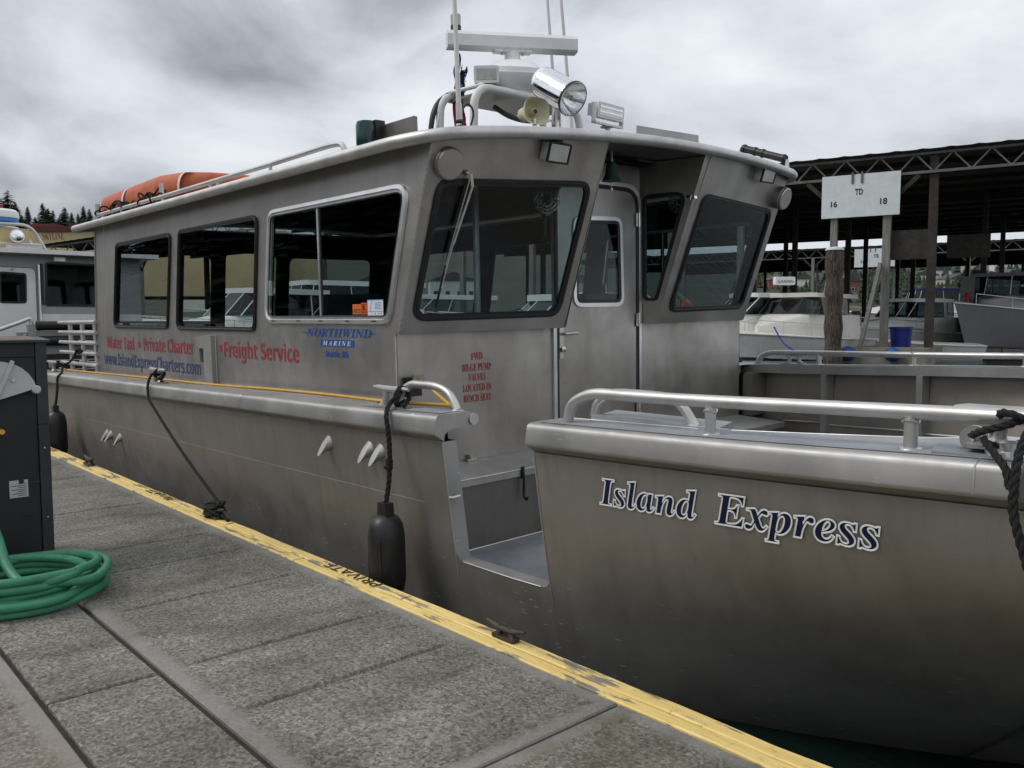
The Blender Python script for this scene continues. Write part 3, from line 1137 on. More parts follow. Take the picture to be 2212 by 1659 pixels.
# liners
lin = [(-12.0, .25), (-5.14, .25), (-5.14, 1.485), (-4.72, 2.79), (-11.8, 2.79)]
hl = [inset(h, .004) for h in holes]
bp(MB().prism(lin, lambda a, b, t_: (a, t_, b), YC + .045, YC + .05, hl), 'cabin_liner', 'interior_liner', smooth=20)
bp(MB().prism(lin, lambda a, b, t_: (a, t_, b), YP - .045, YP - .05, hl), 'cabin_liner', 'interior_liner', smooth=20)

RUB = [('w1', 'glass'), ('w2', 'glass')]
for side_y, sg in ((YC, -1), (YP, 1)):
    for k_, gm in RUB:
        q, r_ = WIN[k_]
        out = rquad(q, r_)
        fr = bp(MB().prism(out, lambda a, b, t_: (a, t_, b), side_y + sg * .016, side_y - sg * .012, [inset(out, .042)]), 'window', 'black_rubber')
        bp(MB().prism(inset(out, .030), lambda a, b, t_: (a, t_, b), side_y - sg * .002, side_y - sg * .007), 'pane', gm, fr)
        bp(MB().tube([(p[0], side_y + sg * .016, p[1]) for p in inset(out, .020)], .007, 6, closed=True), 'bead', 'black_rubber', fr)
    q, r_ = WIN['w3']
    out = rquad(q, r_)
    prof = [(0.0, .001), (.006, .020), (.034, .026), (.040, .014), (.062, .014), (.064, -.02), (.0, -.02)]
    rows = []
    for d_, h_ in prof:
        rows.append([(p[0], side_y + sg * h_, p[1]) for p in (inset(out, d_) if d_ else out)])
    fr = bp(MB().grid(rows, closed=True), 'window', 'alum_frame', smooth=30)
    inn = inset(out, .058)
    bp(MB().prism(inn, lambda a, b, t_: (a, t_, b), side_y + sg * .001, side_y - sg * .004), 'pane', 'glass_dark', fr)
    bp(MB().tube([(p[0], side_y + sg * .014, p[1]) for p in inset(out, .062)], .006, 5, closed=True), 'bead', 'black_rubber', fr)
    bp(MB().box(-6.150, -6.123, side_y + sg * .002, side_y + sg * .016, 1.612, 2.484), 'divider', 'alum_frame', fr)
    bp(MB().box(-6.118, -6.105, side_y + sg * .002, side_y + sg * .012, 1.612, 2.484), 'divider', 'black_rubber', fr)
    bp(MB().box(-7.03, -6.99, side_y + sg * .002, side_y + sg * .018, 1.80, 1.93), 'latch', 'alum_frame', fr)
    for xx in (-6.95, -6.5, -6.13, -5.72, -5.35):
        bp(MB().box(xx - .03, xx + .03, side_y + sg * .020, side_y + sg * .0275, 1.574, 1.583), 'drain_slot', 'black_rubber', fr)
# stickers in the forward window
st = [('sticker_orange', -5.669, -5.553, 1.630, 1.706), ('sticker_red', -5.550, -5.463, 1.628, 1.716), ('sticker_white', -5.458, -5.250, 1.621, 1.738)]
for mt, a, b, c, d in st:
    s_ = bp(MB().box(a, b, YC - .0035, YC - .0025, c, d), 'sticker', mt)
    if mt == 'sticker_orange':
        text_obj('10829', 'lettering', 'black_letter', lambda p, q_: Vector((-5.663 + p, YC - .0045, 1.638 + q_)), s_, width=.104, height=.034)
        bp(MB().box(-5.655, -5.565, YC - .0045, YC - .004, 1.690, 1.694), 'print', 'sticker_red', s_)
    elif mt == 'sticker_red':
        for zz_ in (1.64, 1.652, 1.664, 1.70):
            bp(MB().box(-5.542, -5.475, YC - .0045, YC - .004, zz_, zz_ + .004), 'print', 'black_letter', s_)
        bp(MB().lathe([(.016, 0), (.016, .0005)], (-5.515, YC - .0045, 1.683), (0, 1, 0), 8), 'print', 'black_letter', s_)
    else:
        for z0_, z1_, x0_, x1_ in ((1.733, 1.738, -5.458, -5.25), (1.648, 1.651, -5.458, -5.25)):
            bp(MB().box(x0_, x1_, YC - .0045, YC - .004, z0_, z1_), 'print', 'sticker_blue', s_)
        for k in range(5):
            bp(MB().box(-5.36, -5.268 - .02 * (k % 2), YC - .0045, YC - .004, 1.668 + k * .011, 1.672 + k * .011), 'print', 'sticker_blue', s_)
        bp(MB().add([(-5.425, YC - .0045, 1.655), (-5.420, YC - .0045, 1.655), (-5.395, YC - .0045, 1.730), (-5.400, YC - .0045, 1.730)], [(0, 1, 2, 3)]), 'print', 'sticker_blue', s_)
        for xx in (-5.36, -5.31, -5.28):
            bp(MB().box(xx, xx + .008, YC - .0045, YC - .004, 1.632, 1.640), 'print', 'black_letter', s_)

# lettering on the cabin side
side_f = lambda x0, z0: (lambda a, b: Vector((x0 + a, YC - .003, z0 + b)))
text_obj(serif('Water Taxi', 'sans'), 'lettering', 'red_letter', side_f(-11.65, 1.225), boat, width=1.014, height=.157)
bp(MB().lathe([(.042, 0), (.042, .0015)], (-10.465, YC - .0032, 1.292), (0, 1, 0), 18), 'lettering', 'red_letter')
text_obj(serif('Private Charter', 'sans'), 'lettering', 'red_letter', side_f(-10.304, 1.225), boat, width=1.49, height=.157)
bp(MB().lathe([(.036, 0), (.036, .0015)], (-8.138, YC - .0032, 1.308), (0, 1, 0), 18), 'lettering', 'red_letter')
text_obj(serif('Freight Service', 'sans'), 'lettering', 'red_letter', side_f(-8.055, 1.225), boat, width=1.50, height=.158)
text_obj(serif('www.IslandExpressCharters.com', 'sans'), 'lettering', 'blue_letter', side_f(-11.80, 1.015), boat, width=3.145, height=.155)
text_obj(serif('NORTHWIND', 'bolditalic'), 'lettering', 'brand_blue', side_f(-6.405, 1.452), boat, width=.985, height=.067)
bp(MB().box(-6.48, -6.36, YC - .003, YC - .002, 1.481, 1.486), 'lettering', 'brand_blue')
bp(MB().box(-5.46, -5.36, YC - .003, YC - .002, 1.481, 1.486), 'lettering', 'brand_blue')
pl = bp(MB().box(-6.176, -5.671, YC - .003, YC - .002, 1.376, 1.429), 'name_plate', 'brand_blue')
text_obj(serif('MARINE', 'bolditalic'), 'lettering', 'white_letter', lambda a, b: Vector((-6.14 + a, YC - .0045, 1.385 + b)), pl, width=.43, height=.036, spacing=1.5)
text_obj(serif('Seattle, WA.', 'sans'), 'lettering', 'brand_blue', side_f(-6.105, 1.292), boat, width=.36, height=.052)

# welded socket bracket on the cabin side
br = bp(MB().box(-8.44, -8.25, .366, YC - .001, .93, 1.432), 'socket_bracket', 'alum_gunwale')
m = MB().prism([(-8.44, 1.432), (-8.672, 1.413), (-8.565, 1.302), (-8.547, 1.158), (-8.535, 1.158), (-8.552, 1.300), (-8.44, 1.300)], lambda a, b, t_: (a, t_, b), .368, YC - .001)
bp(m, 'gusset', 'alum_gunwale', br)
bp(MB().box(-8.545, -8.442, .405, YC - .001, 1.152, 1.299), 'socket', 'black_rubber', br)
bp(MB().tube([(-8.252, .417, z_) for z_ in [.93 + .02 * k for k in range(26)]], [.005 + .003 * (k % 2) for k in range(26)], 5), 'weld_seam', 'alum_tube', br)
bp(MB().tube([(-8.248, .366, .93), (-8.25, .366, 1.432)], .0035, 5), 'edge', 'alum_tube', br)
# vertical weld at the forward corner and on the aft corner
m = MB()
rz = random.Random(3)
m.tube([(-5.103, YC - .004, z) for z in [.98 + .012 * k for k in range(42)]], [.005 + .0025 * (k % 2) for k in range(42)], 6)
bp(m, 'weld_seam', 'alum_tube')
m = MB().tube([(-5.061 + .346 * (z - 1.485), YC - .001, z) for z in [1.49 + .014 * k for k in range(93)]], [.005 + .003 * ((k * 7) % 3) for k in range(93)], 6)
bp(m, 'weld_seam', 'alum_cabin')
bp(MB().tube([(-12.14 + .145 * (z - .9), YC - .002, z) for z in (.9, 1.5, 2.1, 2.8)], .012, 6), 'corner_trim', 'alum_cabin')
bp(MB().tube([(-11.78 + .145 * (z - .9), YC - .0005, z) for z in (.9, 1.5, 2.1, 2.8)], .003, 5), 'weld_seam', 'alum_frame')
# aft bulkhead
AFT = [rquad([(.60, 1.42), (1.95, 1.42), (1.95, 2.45), (.60, 2.45)], .1), rquad([(2.15, 1.0), (2.95, 1.0), (2.95, 2.5), (2.15, 2.5)], .1), rquad([(3.15, 1.42), (4.6, 1.42), (4.6, 2.45), (3.15, 2.45)], .1)]
m = MB().prism([(YC, .7), (YP, .7), (YP, 2.83), (YC, 2.80)], lambda a, b, t_: (-12.13 + .145 * (b - .9) + t_, a, b), 0, .006,
               AFT)
bp(m, 'aft_bulkhead', 'alum_cabin', smooth=20)
bp(MB().prism([(YC + .05, .7), (YP - .05, .7), (YP - .05, 2.79), (YC + .05, 2.78)], lambda a, b, t_: (-12.08 + .145 * (b - .9) + t_, a, b), 0, .006, AFT), 'cabin_liner', 'interior_liner', smooth=20)

# front wall (vertical) with the door opening
XW = -5.1
dl, dr = 2.055, 3.095
dpoly = rquad([(dl, .16), (dr, .16), (dr, 2.70), (dl, 2.70)], [.03, .03, .17, .17])
wall = [(YC + .001, -.08), (YP - .001, -.08), (YP - .001, 1.492), (3.21, 1.492), (3.155, 1.495), (3.155, 3.0), (2.015, 2.98), (2.015, 1.488), (YC + .001, 1.488)]
m = MB().prism(wall, lambda a, b, t_: (XW - t_, a, b), 0, .006, [dpoly])
bp(m, 'front_wall', 'alum_front', smooth=20)
out = rquad([(1.995, .12), (3.150, .12), (3.150, 2.755), (1.995, 2.755)], [.02, .02, .2, .2])
fr = MB().prism(out, lambda a, b, t_: (XW + t_, a, b), .001, .022, [inset(dpoly, -.022)])
bp(fr, 'door_frame', 'alum_frame')
bp(MB().prism(inset(dpoly, -.020), lambda a, b, t_: (XW + t_, a, b), -.004, .012, [inset(dpoly, .012)]), 'door_seal', 'black_rubber')
dwin = rquad([(2.245, 1.655), (2.905, 1.655), (2.880, 2.455), (2.245, 2.430)], .10)
door = bp(MB().prism(inset(dpoly, .014), lambda a, b, t_: (XW + t_, a, b), -.02, .010, [inset(dwin, .03)]), 'door', 'alum_front', smooth=20)
bp(MB().prism(dwin, lambda a, b, t_: (XW + t_, a, b), .0105, .024, [inset(dwin, .034)]), 'window_frame', 'alum_frame', door)
bp(MB().prism(inset(dwin, .034), lambda a, b, t_: (XW + t_, a, b), .004, .018, [inset(dwin, .062)]), 'seal', 'black_rubber', door)
bp(MB().prism(inset(dwin, .031), lambda a, b, t_: (XW + t_, a, b), -.002, .003), 'pane', 'glass', door)
bp(MB().tube(bend_path([(XW + .01, 2.105, 1.432), (XW + .055, 2.105, 1.432), (XW + .055, 2.255, 1.434)], .02), .013, 8), 'handle', 'alum_tube', door)
bp(MB().box(XW + .0105, XW + .016, 2.072, 2.122, 1.22, 1.50), 'lock_plate', 'stainless', door)
bp(MB().lathe([(.026, 0), (.026, .03), (.018, .034)], (XW + .012, 2.098, 1.30), (1, 0, 0), 14), 'lock', 'stainless', door)
for z_ in (2.44, 1.53, .70):
    h_ = bp(MB().tube([(XW + .028, 3.106, z_ - .065), (XW + .028, 3.106, z_ + .065)], .014, 8), 'hinge', 'stainless', door)
    bp(MB().box(XW + .022, XW + .027, 3.07, 3.14, z_ - .06, z_ + .06), 'hinge_leaf', 'stainless', h_)
# fwd notice
for i, (tx, w_) in enumerate((('FWD', .115), ('BILGE PUMP', .295), ('VALVES', .175), ('LOCATED IN', .287), ('BENCH SEAT', .280))):
    z_ = [1.262, 1.177, 1.100, 1.018, .937][i]
    text_obj(serif(tx, 'bold'), 'lettering', 'letter_red_dark', lambda a, b, z_=z_, w_=w_: Vector((XW + .003, 1.167 - w_ / 2 + a, z_ + b)), boat, width=w_, height=.056)

# bench lockers on the front wall
for (ya, yb, xf_) in ((.24, 1.93, -4.65), (3.25, 4.77, -4.545)):
    m = MB().box(XW + .004, xf_ - .02, ya + .02, yb - .02, -.08, .40)
    bench = bp(m, 'bench_locker', 'alum_dark')
    lid = MB().prism([(XW + .004, .482), (xf_ - .012, .452), (xf_, .446), (xf_, .398), (xf_ - .006, .398), (xf_ - .006, .44), (XW + .004, .476)], lambda a, b, t_: (a, t_, b), ya, yb)
    ld = bp(lid, 'lid', 'alum_gunwale', bench)
    bp(MB().tube([(xf_ + .001, ya, .449), (xf_ + .001, yb, .449)], .005, 6), 'lid_edge', 'alum_tube', bench)
    yl = 1.215 if ya < 1 else 3.62
    bp(MB().tube(bend_path([(xf_ + .012, yl, .46), (xf_ + .022, yl, .36), (xf_ + .020, yl - .004, .245), (xf_ + .05, yl, .22), (xf_ + .052, yl, .245)], .02), .011, 7), 'latch', 'black_rubber', bench)
    bp(MB().box(xf_ + .001, xf_ + .012, yl - .016, yl + .016, .38, .47), 'latch_base', 'black_rubber', bench)
bp(MB().tube([(-4.67, .24, -.075), (-4.67, 1.93, -.075)], .008, 6), 'weld_seam', 'alum_cabin')
bp(MB().box(XW + .002, XW + .05, 1.02, 1.11, .482, .50).lathe([(.02, 0), (.02, .03)], (XW + .03, 1.065, .50), (0, 0, 1), 10), 'padlock_hasp', 'stainless')

# windshields: leaning out at the top, drawn slightly to a point on the centreline
def WS(y, z, t_=0.0):
    d_ = (y - .42) if y < 2.6 else (4.8 - y)
    return Vector((-5.06 + .07 * d_ + .34 * (z - 1.485) + t_, y, z - t_ * .34))


PANEL = {'s': [(.42, 1.487), (1.985, 1.487), (2.0, zr(2.0) - .012), (1.2, zr(1.2) - .012), (.42, zr(.42) - .012)],
         'p': [(3.195, 1.492), (4.81, 1.492), (4.835, zr(4.83) - .012), (4.0, zr(4.0) - .012), (3.26, zr(3.26) - .012)]}
GLZ = {'s': [(.495, 1.575), (1.895, 1.585), (1.925, 2.632), (.515, 2.548)],
       'p': [(3.32, 1.593), (4.69, 1.607), (4.715, 2.600), (3.395, 2.655)]}
for k_ in 'sp':
    out = rquad(GLZ[k_], .12)
    m = MB().prism(PANEL[k_], WS, 0, -.006, [inset(out, .03)])
    bp(m, 'windshield_panel', 'alum_front', smooth=20)
    fr = bp(MB().prism(out, WS, .014, -.012, [inset(out, .046)]), 'windshield', 'black_rubber')
    bp(MB().prism(inset(out, .03), WS, -.002, -.007), 'pane', 'glass', fr)
    bp(MB().tube([WS(p[0], p[1], .014) for p in inset(out, .022)], .008, 6, closed=True), 'bead', 'black_rubber', fr)
    # underside return where the panel stands proud of the wall
    ya, yb = PANEL[k_][0][0], PANEL[k_][1][0]
    z_ = PANEL[k_][0][1]
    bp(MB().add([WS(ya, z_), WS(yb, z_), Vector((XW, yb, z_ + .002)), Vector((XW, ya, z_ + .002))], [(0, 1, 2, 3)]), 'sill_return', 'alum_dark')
# cheeks of the door recess, each with a narrow tapered window
def cheek(s_):
    if s_ == 'p':
        f = lambda x, z, t_=0: Vector((x - .28 * t_, 3.16 + .28 * (x + 5.1) - t_, z))
    else:
        f = lambda x, z, t_=0: Vector((x, 2.01 + t_, z))
    sl = lambda z: WS(3.25, z).x
    poly = [(XW, 1.492), (sl(1.492) , 1.492), (sl(2.955), 2.955), (XW, 2.955)]
    wq = rquad([(-5.072, 1.70), (-4.935, 1.70), (-4.655, 2.672), (-5.072, 2.672)], [.08, .05, .10, .08])
    bp(MB().prism(poly, f, 0, -.006, [inset(wq, .014)]), 'recess_cheek', 'alum_front', smooth=20)
    fr = bp(MB().prism(wq, f, .012, -.010, [inset(wq, .026)]), 'window', 'black_rubber')
    bp(MB().prism(inset(wq, .018), f, -.001, -.006), 'pane', 'glass', fr)


cheek('p')
cheek('s')

# round covers, floodlights, wiper
NS = Vector((1, -.07, -.34)).normalized()
NP = Vector((1, .07, -.34)).normalized()
for y, z, nn, dep in ((.572, 2.648, NS, .055), (4.74, 2.72, NP, .10)):
    c = WS(y, z)
    bp(MB().lathe([(.112, 0), (.112, dep - .03), (.109, dep - .026), (.109, dep - .008), (.100, dep), (0.001, dep)], c, nn, 32), 'vent_cover', 'alum_front')
for y, z, nn in ((1.462, 2.805, NS), (4.29, 2.90, NP)):
    c = WS(y, z)
    ax = Vector((0, 1, 0))
    up_ = nn.cross(ax) * -1
    up_ = up_ if up_.z > 0 else -up_
    fx = lambda a, b, t_: c + ax * a + up_ * b + nn * t_
    fl = bp(MB().prism(rquad([(-.112, -.075), (.112, -.075), (.112, .075), (-.112, .075)], .025), fx, .0, .075), 'floodlight', 'white_plastic')
    bz = rquad([(-.112, -.075), (.112, -.075), (.112, .075), (-.112, .075)], .022)
    bp(MB().prism(bz, fx, .0755, .092, [inset(bz, .014)]), 'bezel', 'black_rubber', fl)
    ln = MB()
    for k in range(16):
        a0 = -.096 + .012 * k
        ln.grid([[fx(a0, -.06, .084), fx(a0, .06, .084)], [fx(a0 + .006, -.06, .089), fx(a0 + .006, .06, .089)], [fx(a0 + .012, -.06, .084), fx(a0 + .012, .06, .084)]])
    bp(ln, 'lens', 'alum_frame', fl)
    bp(MB().box(-.03, .03, -.01, .01, -.02, .03, lambda a, b, d_: fx(a, .085 + b, .03 + d_)), 'bracket', 'black_rubber', fl)
wp = bp(MB().lathe([(.022, 0), (.022, .035), (.012, .05)], WS(.723, 2.607), NS, 12), 'wiper', 'stainless')
a, b, c = WS(.745, 2.60, .045), WS(.765, 2.555, .05), WS(.695, 1.99, .035)
bp(MB().bar(a, WS(.772, 2.52, .05), .022, .012, NS).bar(WS(.772, 2.53, .05), WS(.712, 2.13, .036), .017, .012, NS).bar(WS(.712, 2.13, .036), WS(.690, 1.93, .03), .010, .006, NS), 'arm', 'stainless', wp)
bp(MB().tube([WS(.723, 2.62, .045), WS(.742, 2.55, .045), WS(.685, 1.98, .03)], .005, 6), 'link', 'stainless', wp)
bp(MB().bar(WS(.712, 2.235, .02), WS(.673, 1.676, .02), .010, .016, NS), 'blade', 'black_rubber', wp)
bp(MB().bar(WS(.708, 2.10, .03), WS(.683, 1.82, .03), .008, .008, NS), 'blade_holder', 'stainless', wp)
bp(MB().lathe([(.018, 0), (.018, .04)], WS(3.165, 2.60, -.01), NP, 10).box(-.05, .04, -.02, .02, -.01, .012, lambda a, b, d_: WS(3.18, 2.60, .03) + Vector((a, b, d_))), 'wiper_spindle', 'chrome')
for y, z in ((.95, 2.6), (.42 + .15, 2.45)):
    pass

# roof plate with a tubular rim
XA, RY0, RY1 = -12.45, .285, 5.0


def xfr(y):
    """front edge of the roof in plan"""
    w = (y - 2.64) / 2.36
    x = -4.375 - .115 * w * w
    d_ = min(y - RY0, RY1 - y)
    rc = .30
    if d_ < rc:
        x -= (rc - sqrt(max(0, rc * rc - (rc - d_) ** 2))) * 1.6
    return x


def xaf(y):
    d_ = min(y - RY0, RY1 - y)
    return XA + (0 if d_ > .2 else .2 - sqrt(max(0, .04 - (.2 - d_) ** 2)))


ysr = [RY0 + d_ for d_ in (0, .006, .02, .05, .09, .14, .2, .3)] + [RY0 + .3 + (RY1 - RY0 - .6) * k / 20 for k in range(1, 20)] + [RY1 - d_ for d_ in (.3, .2, .14, .09, .05, .02, .006, 0)]
m = MB()
m.grid([[(xaf(y), y, zr(y) + .012), (-8, y, zr(y) + .012), (xfr(y), y, zr(y) + .012)] for y in ysr])
roof = bp(m, 'roof', 'alum_roof')
bp(MB().grid([[(xaf(y), y, zr(y) - .010), (-8, y, zr(y) - .010), (xfr(y), y, zr(y) - .010)] for y in ysr]), 'soffit', 'alum_dark', roof)  # bare aluminium like the roof; shade underneath is put into the darker colour
rim = [(xfr(y), y, zr(y)) for y in ysr] + [(xaf(y), y, zr(y)) for y in ysr[::-1]]
rim = [rim[0]] + [rim[i] for i in range(1, len(rim)) if (Vector(rim[i]) - Vector(rim[i - 1])).length > .012]
bp(MB().tube(rim, .044, 14, closed=True), 'rim', 'alum_tube', roof)

# ---------------------------------------------------------------- interior
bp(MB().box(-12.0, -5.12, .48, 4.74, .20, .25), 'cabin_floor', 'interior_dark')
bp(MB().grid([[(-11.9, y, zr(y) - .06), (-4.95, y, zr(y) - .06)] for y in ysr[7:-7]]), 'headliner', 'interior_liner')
for ya, yb, dk in ((.5, 1.96, 's'), (3.25, 4.74, 'p')):
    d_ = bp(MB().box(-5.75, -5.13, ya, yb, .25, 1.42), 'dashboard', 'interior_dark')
# steering wheel, helm seats, grab pole, fan, screens
bp(MB().tube([(-5.55 - .10 * cos(a) * .5, .86 + .19 * cos(a), 1.50 + .17 * sin(a)) for a in [2 * pi * k / 24 for k in range(24)]], .017, 8, closed=True), 'steering_wheel', 'black_rubber')
for yx in (.95, 4.2):
    st_ = bp(MB().box(-6.55, -6.05, yx - .27, yx + .27, .95, 1.07).box(-6.62, -6.5, yx - .27, yx + .27, 1.05, 1.80), 'helm_seat', 'seat_navy')
    bp(MB().tube([(-6.3, yx, .25), (-6.3, yx, .96)], .06, 10), 'pedestal', 'black_rubber', st_)
bp(MB().tube([(-5.62, 1.62, .9), (-5.62, 1.62, 2.85)], .028, 10), 'grab_pole', 'alum_tube')
bp(MB().box(-5.6, -5.25, .6, 1.3, 2.52, 2.78), 'overhead_console', 'interior_dark')
def fan(p, ax):
    ax = Vector(ax).normalized()
    m = MB()
    u_ = ax.orthogonal().normalized()
    w_ = ax.cross(u_)
    for r_, h_ in ((.03, .055), (.06, .05), (.085, .035), (.105, .0), (.085, -.035), (.06, -.05)):
        m.tube([Vector(p) + ax * h_ + (u_ * cos(a) + w_ * sin(a)) * r_ for a in [2 * pi * k / 18 for k in range(18)]], .003, 4, closed=True)
    for k in range(12):
        a = 2 * pi * k / 12
        m.tube([Vector(p) + ax * h_ + (u_ * cos(a) + w_ * sin(a)) * r_ for r_, h_ in ((.02, .056), (.06, .05), (.105, 0), (.06, -.05))], .0025, 4)
    f_ = bp(m, 'cage_fan', 'alum_frame')
    bp(MB().lathe([(.03, -.08), (.035, -.03), (.02, .02)], p, ax, 12), 'motor', 'black_rubber', f_)
    return f_


fan((-5.02, 1.88, 2.52), (-.5, .6, -.2))
fan((-4.95, 3.55, 2.62), (.6, -.7, -.1))
bp(MB().tube(bend_path([(-5.13, 1.93, 2.42), (-5.07, 1.90, 2.42), (-5.07, 1.90, 2.22), (-5.13, 1.93, 2.22)], .03), .014, 8), 'grab_handle', 'black_rubber')
bp(MB().tube([(-5.06, 1.58 + .05 * cos(a), 1.60 + .05 * sin(a)) for a in [2 * pi * k / 16 for k in range(16)]], .006, 5, closed=True), 'cable_coil', 'alum_frame')
bp(MB().tube([(-5.04, 1.22, 1.545), (-5.03, 1.38, 1.545)], .012, 8), 'marker_pen', 'white_plastic')
for (xa_, yb_, h_) in ((-8.0, .62, 1.35), (-9.6, .62, 1.35), (-8.0, 4.1, 1.35), (-9.6, 4.1, 1.35), (-11.0, 2.9, 1.35)):
    s_ = bp(MB().box(xa_ - .95, xa_ - .1, yb_, yb_ + .55, .25, .70).box(xa_ - .98, xa_ - .88, yb_, yb_ + .55, .70, h_), 'passenger_seat', 'seat_navy')
bp(MB().box(-4.99, -4.975, 3.62, 3.74, 1.61, 1.70), 'placard', 'sticker_red')

# ---------------------------------------------------------------- rails and deck fittings
def foot(mb, p, r_=.05):
    return mb.lathe([(r_, -.002), (r_ * .9, .008), (r_ * .5, .012)], p, (0, 0, 1), 14)


# starboard bow rail
zt_ = lambda x, d_: zt(x) + d_
rail = [(-3.07, .09, zt(-3.07)), (-3.03, .09, 1.165), (-2.90, .09, 1.222), (-2.75, .09, 1.229), (-2.2, .09, 1.237), (-1.3, .09, 1.262), (-.6, .09, 1.282), (.2, .30, 1.31)]
hr = bp(MB().tube(smooth_path(rail[:4], 5)[:-1] + smooth_path(rail[3:], 4), .0285, 14), 'handrail', 'alum_tube')
for xp in (-2.19, -1.318, -.45):
    m = MB().tube([(xp, .09, zt(xp)), (xp, .09, zt(xp) + .13)], .0245, 12)
    foot(m, (xp, .09, zt(xp)), .045)
    m.tube([(xp + .026 * cos(a), .09 + .026 * sin(a), zt(xp) + .100 + .014 * abs(sin(a))) for a in [2 * pi * k / 14 for k in range(14)]], [.004 + .002 * (k % 3) for k in range(14)], 5, closed=True)
    bp(m, 'stanchion', 'alum_tube', hr)
# port bow rail
rail = [(-5.06, 5.08, zt(-5.06)), (-5.0, 5.08, 1.09), (-4.90, 5.08, 1.130), (-4.75, 5.08, 1.137), (-4.3, 5.08, 1.143), (-3.4, 5.08, 1.155), (-2.2, 5.08, 1.18), (-.6, 5.08, 1.23)]
hr = bp(MB().tube(smooth_path(rail[:4], 5)[:-1] + smooth_path(rail[3:], 4), .0285, 14), 'handrail', 'alum_tube')
for xp in (-4.345, -3.40, -2.45, -1.5):
    m = MB().tube([(xp, 5.08, zt(xp)), (xp, 5.08, zt(xp) + .125)], .0265, 12)
    foot(m, (xp, 5.08, zt(xp)), .05)
    bp(m, 'stanchion', 'alum_tube', hr)
# loop rail aft of the notch
rl = smooth_path([(-4.78, .20, 1.02), (-4.74, .20, 1.10), (-4.62, .20, 1.163), (-4.50, .20, 1.170), (-4.34, .20, 1.168), (-4.21, .20, 1.13), (-4.13, .20, 1.03)], 5)
bp(foot(MB().tube(rl, .027, 12), (-4.13, .20, zt(-4.13)), .04), 'grab_rail', 'alum_tube')
# step box behind the forward gunwale with its own loop rail
sb = bp(MB().prism([(-3.02, .24), (-2.27, .24), (-2.32, .46), (-3.06, .46)], lambda a, b, t_: (a, b, t_ + .05 * (b - .24)), .95, 1.085), 'step_box', 'nonskid')
bp(MB().prism([(-3.03, .225), (-2.19, .225), (-2.19, .262), (-3.03, .262)], lambda a, b, t_: (a, b, t_), 1.065, 1.094), 'step_edge', 'alum_frame', sb)
rl = smooth_path([(-3.055, .28, 1.08), (-3.03, .28, 1.15), (-2.93, .28, 1.208), (-2.78, .28, 1.216), (-2.58, .28, 1.212), (-2.49, .28, 1.18), (-2.405, .28, 1.08)], 5)
bp(MB().tube(rl, .024, 12), 'grab_rail', 'alum_tube', sb)


def deck_cleat(x, y, z, L, parent=boat, mat='alum_gunwale', name='deck_cleat', yaw=0.0):
    m = MB()
    f = lambda p: Vector((x + p[0] * cos(yaw) - p[1] * sin(yaw), y + p[0] * sin(yaw) + p[1] * cos(yaw), z + p[2]))
    s_ = L / .36
    m.tube([f((a * s_, 0, h_ * s_)) for a, h_ in ((-.19, .118), (-.15, .118), (-.06, .112), (.06, .112), (.15, .118), (.19, .118))], [.010 * s_, .017 * s_, .022 * s_, .022 * s_, .017 * s_, .010 * s_], 10)
    for sgn in (-1, 1):
        m.tube([f((sgn * .085 * s_, 0, 0)), f((sgn * .062 * s_, 0, .03 * s_)), f((sgn * .055 * s_, 0, .07 * s_)), f((sgn * .062 * s_, 0, .105 * s_))], [.036 * s_, .024 * s_, .021 * s_, .024 * s_], 10)
    m.prism(rquad([(-.15 * s_, -.05 * s_), (.15 * s_, -.05 * s_), (.15 * s_, .05 * s_), (-.15 * s_, .05 * s_)], .03 * s_, 3), lambda a, b, t_: f((a, b, t_)), 0, .012 * s_)
    return m.build(name, mat, parent)


for x, L in ((-4.71, .38), (-9.0, .42), (-13.05, .42)):
    deck_cleat(x, .10, zt(x) + .002, L)
deck_cleat(-4.62, 5.08, zt(-4.62), .34)
# bow cleat with its welded roller cheek
bc = deck_cleat(-.97, .14, zt(-.97) + .02, .40, yaw=.1)
bp(MB().prism([(-1.22, .03), (-.95, .03), (-.95, .34), (-1.30, .34)], lambda a, b, t_: (a, b, t_), zt(-1.25) + .004, zt(-1.1) + .008), 'pad_plate', 'nonskid', bc)
bp(MB().lathe([(.048, -.008), (.048, .008)], (-1.13, .175, 1.172), (.15, -1, 0), 20).box(-1.13, -.95, .168, .184, 1.125, 1.172), 'roller_cheek', 'stainless', bc)
bp(MB().lathe([(.012, 0), (.012, .02), (.006, .024)], (-1.13, .166, 1.172), (.15, -1, 0), 6), 'bolt', 'chrome', bc)
bp(MB().lathe([(.075, 0), (.072, .02), (.062, .022), (.062, .05), (.05, .06)], (-1.0, .12, zt(-1.0)), (0, 0, 1), 20), 'hawse_ring', 'alum_frame', bc)

# scupper pipes cut on the slant
for x, z, s_ in ((-5.40, .725, 1), (-4.86, .742, 1), (-4.725, .738, 1), (-10.68, .258, .95), (-10.55, .258, .95), (-10.22, .258, .95)):
    rad_ = .043 * s_
    n = 14
    ring0, ring1 = [], []
    for k in range(n):
        a = 2 * pi * k / n
        dz_, dx_ = sin(a) * rad_, cos(a) * rad_
        yb = yh(x, z) + .004
        L_ = .012 + (.5 - .5 * sin(a)) * .095 * s_
        ring0.append((x + dx_, yb, z + dz_ * 1.35))
        ring1.append((x + dx_ * .72 - L_ * .35, yb - L_ * .75, z + dz_ * 1.1 - L_ * .55))
    m = MB().grid([ring0, ring1], closed=True)
    m.f.append(tuple(range(n, 2 * n)))
    bp(m, 'scupper', 'alum_gunwale')

# boat name: outlined, following the hull
def hull_f(a, b):
    x = -2.795 + a
    z = .690 + b + .034 * a
    return Vector((x, yh(x, z) - .004, z))


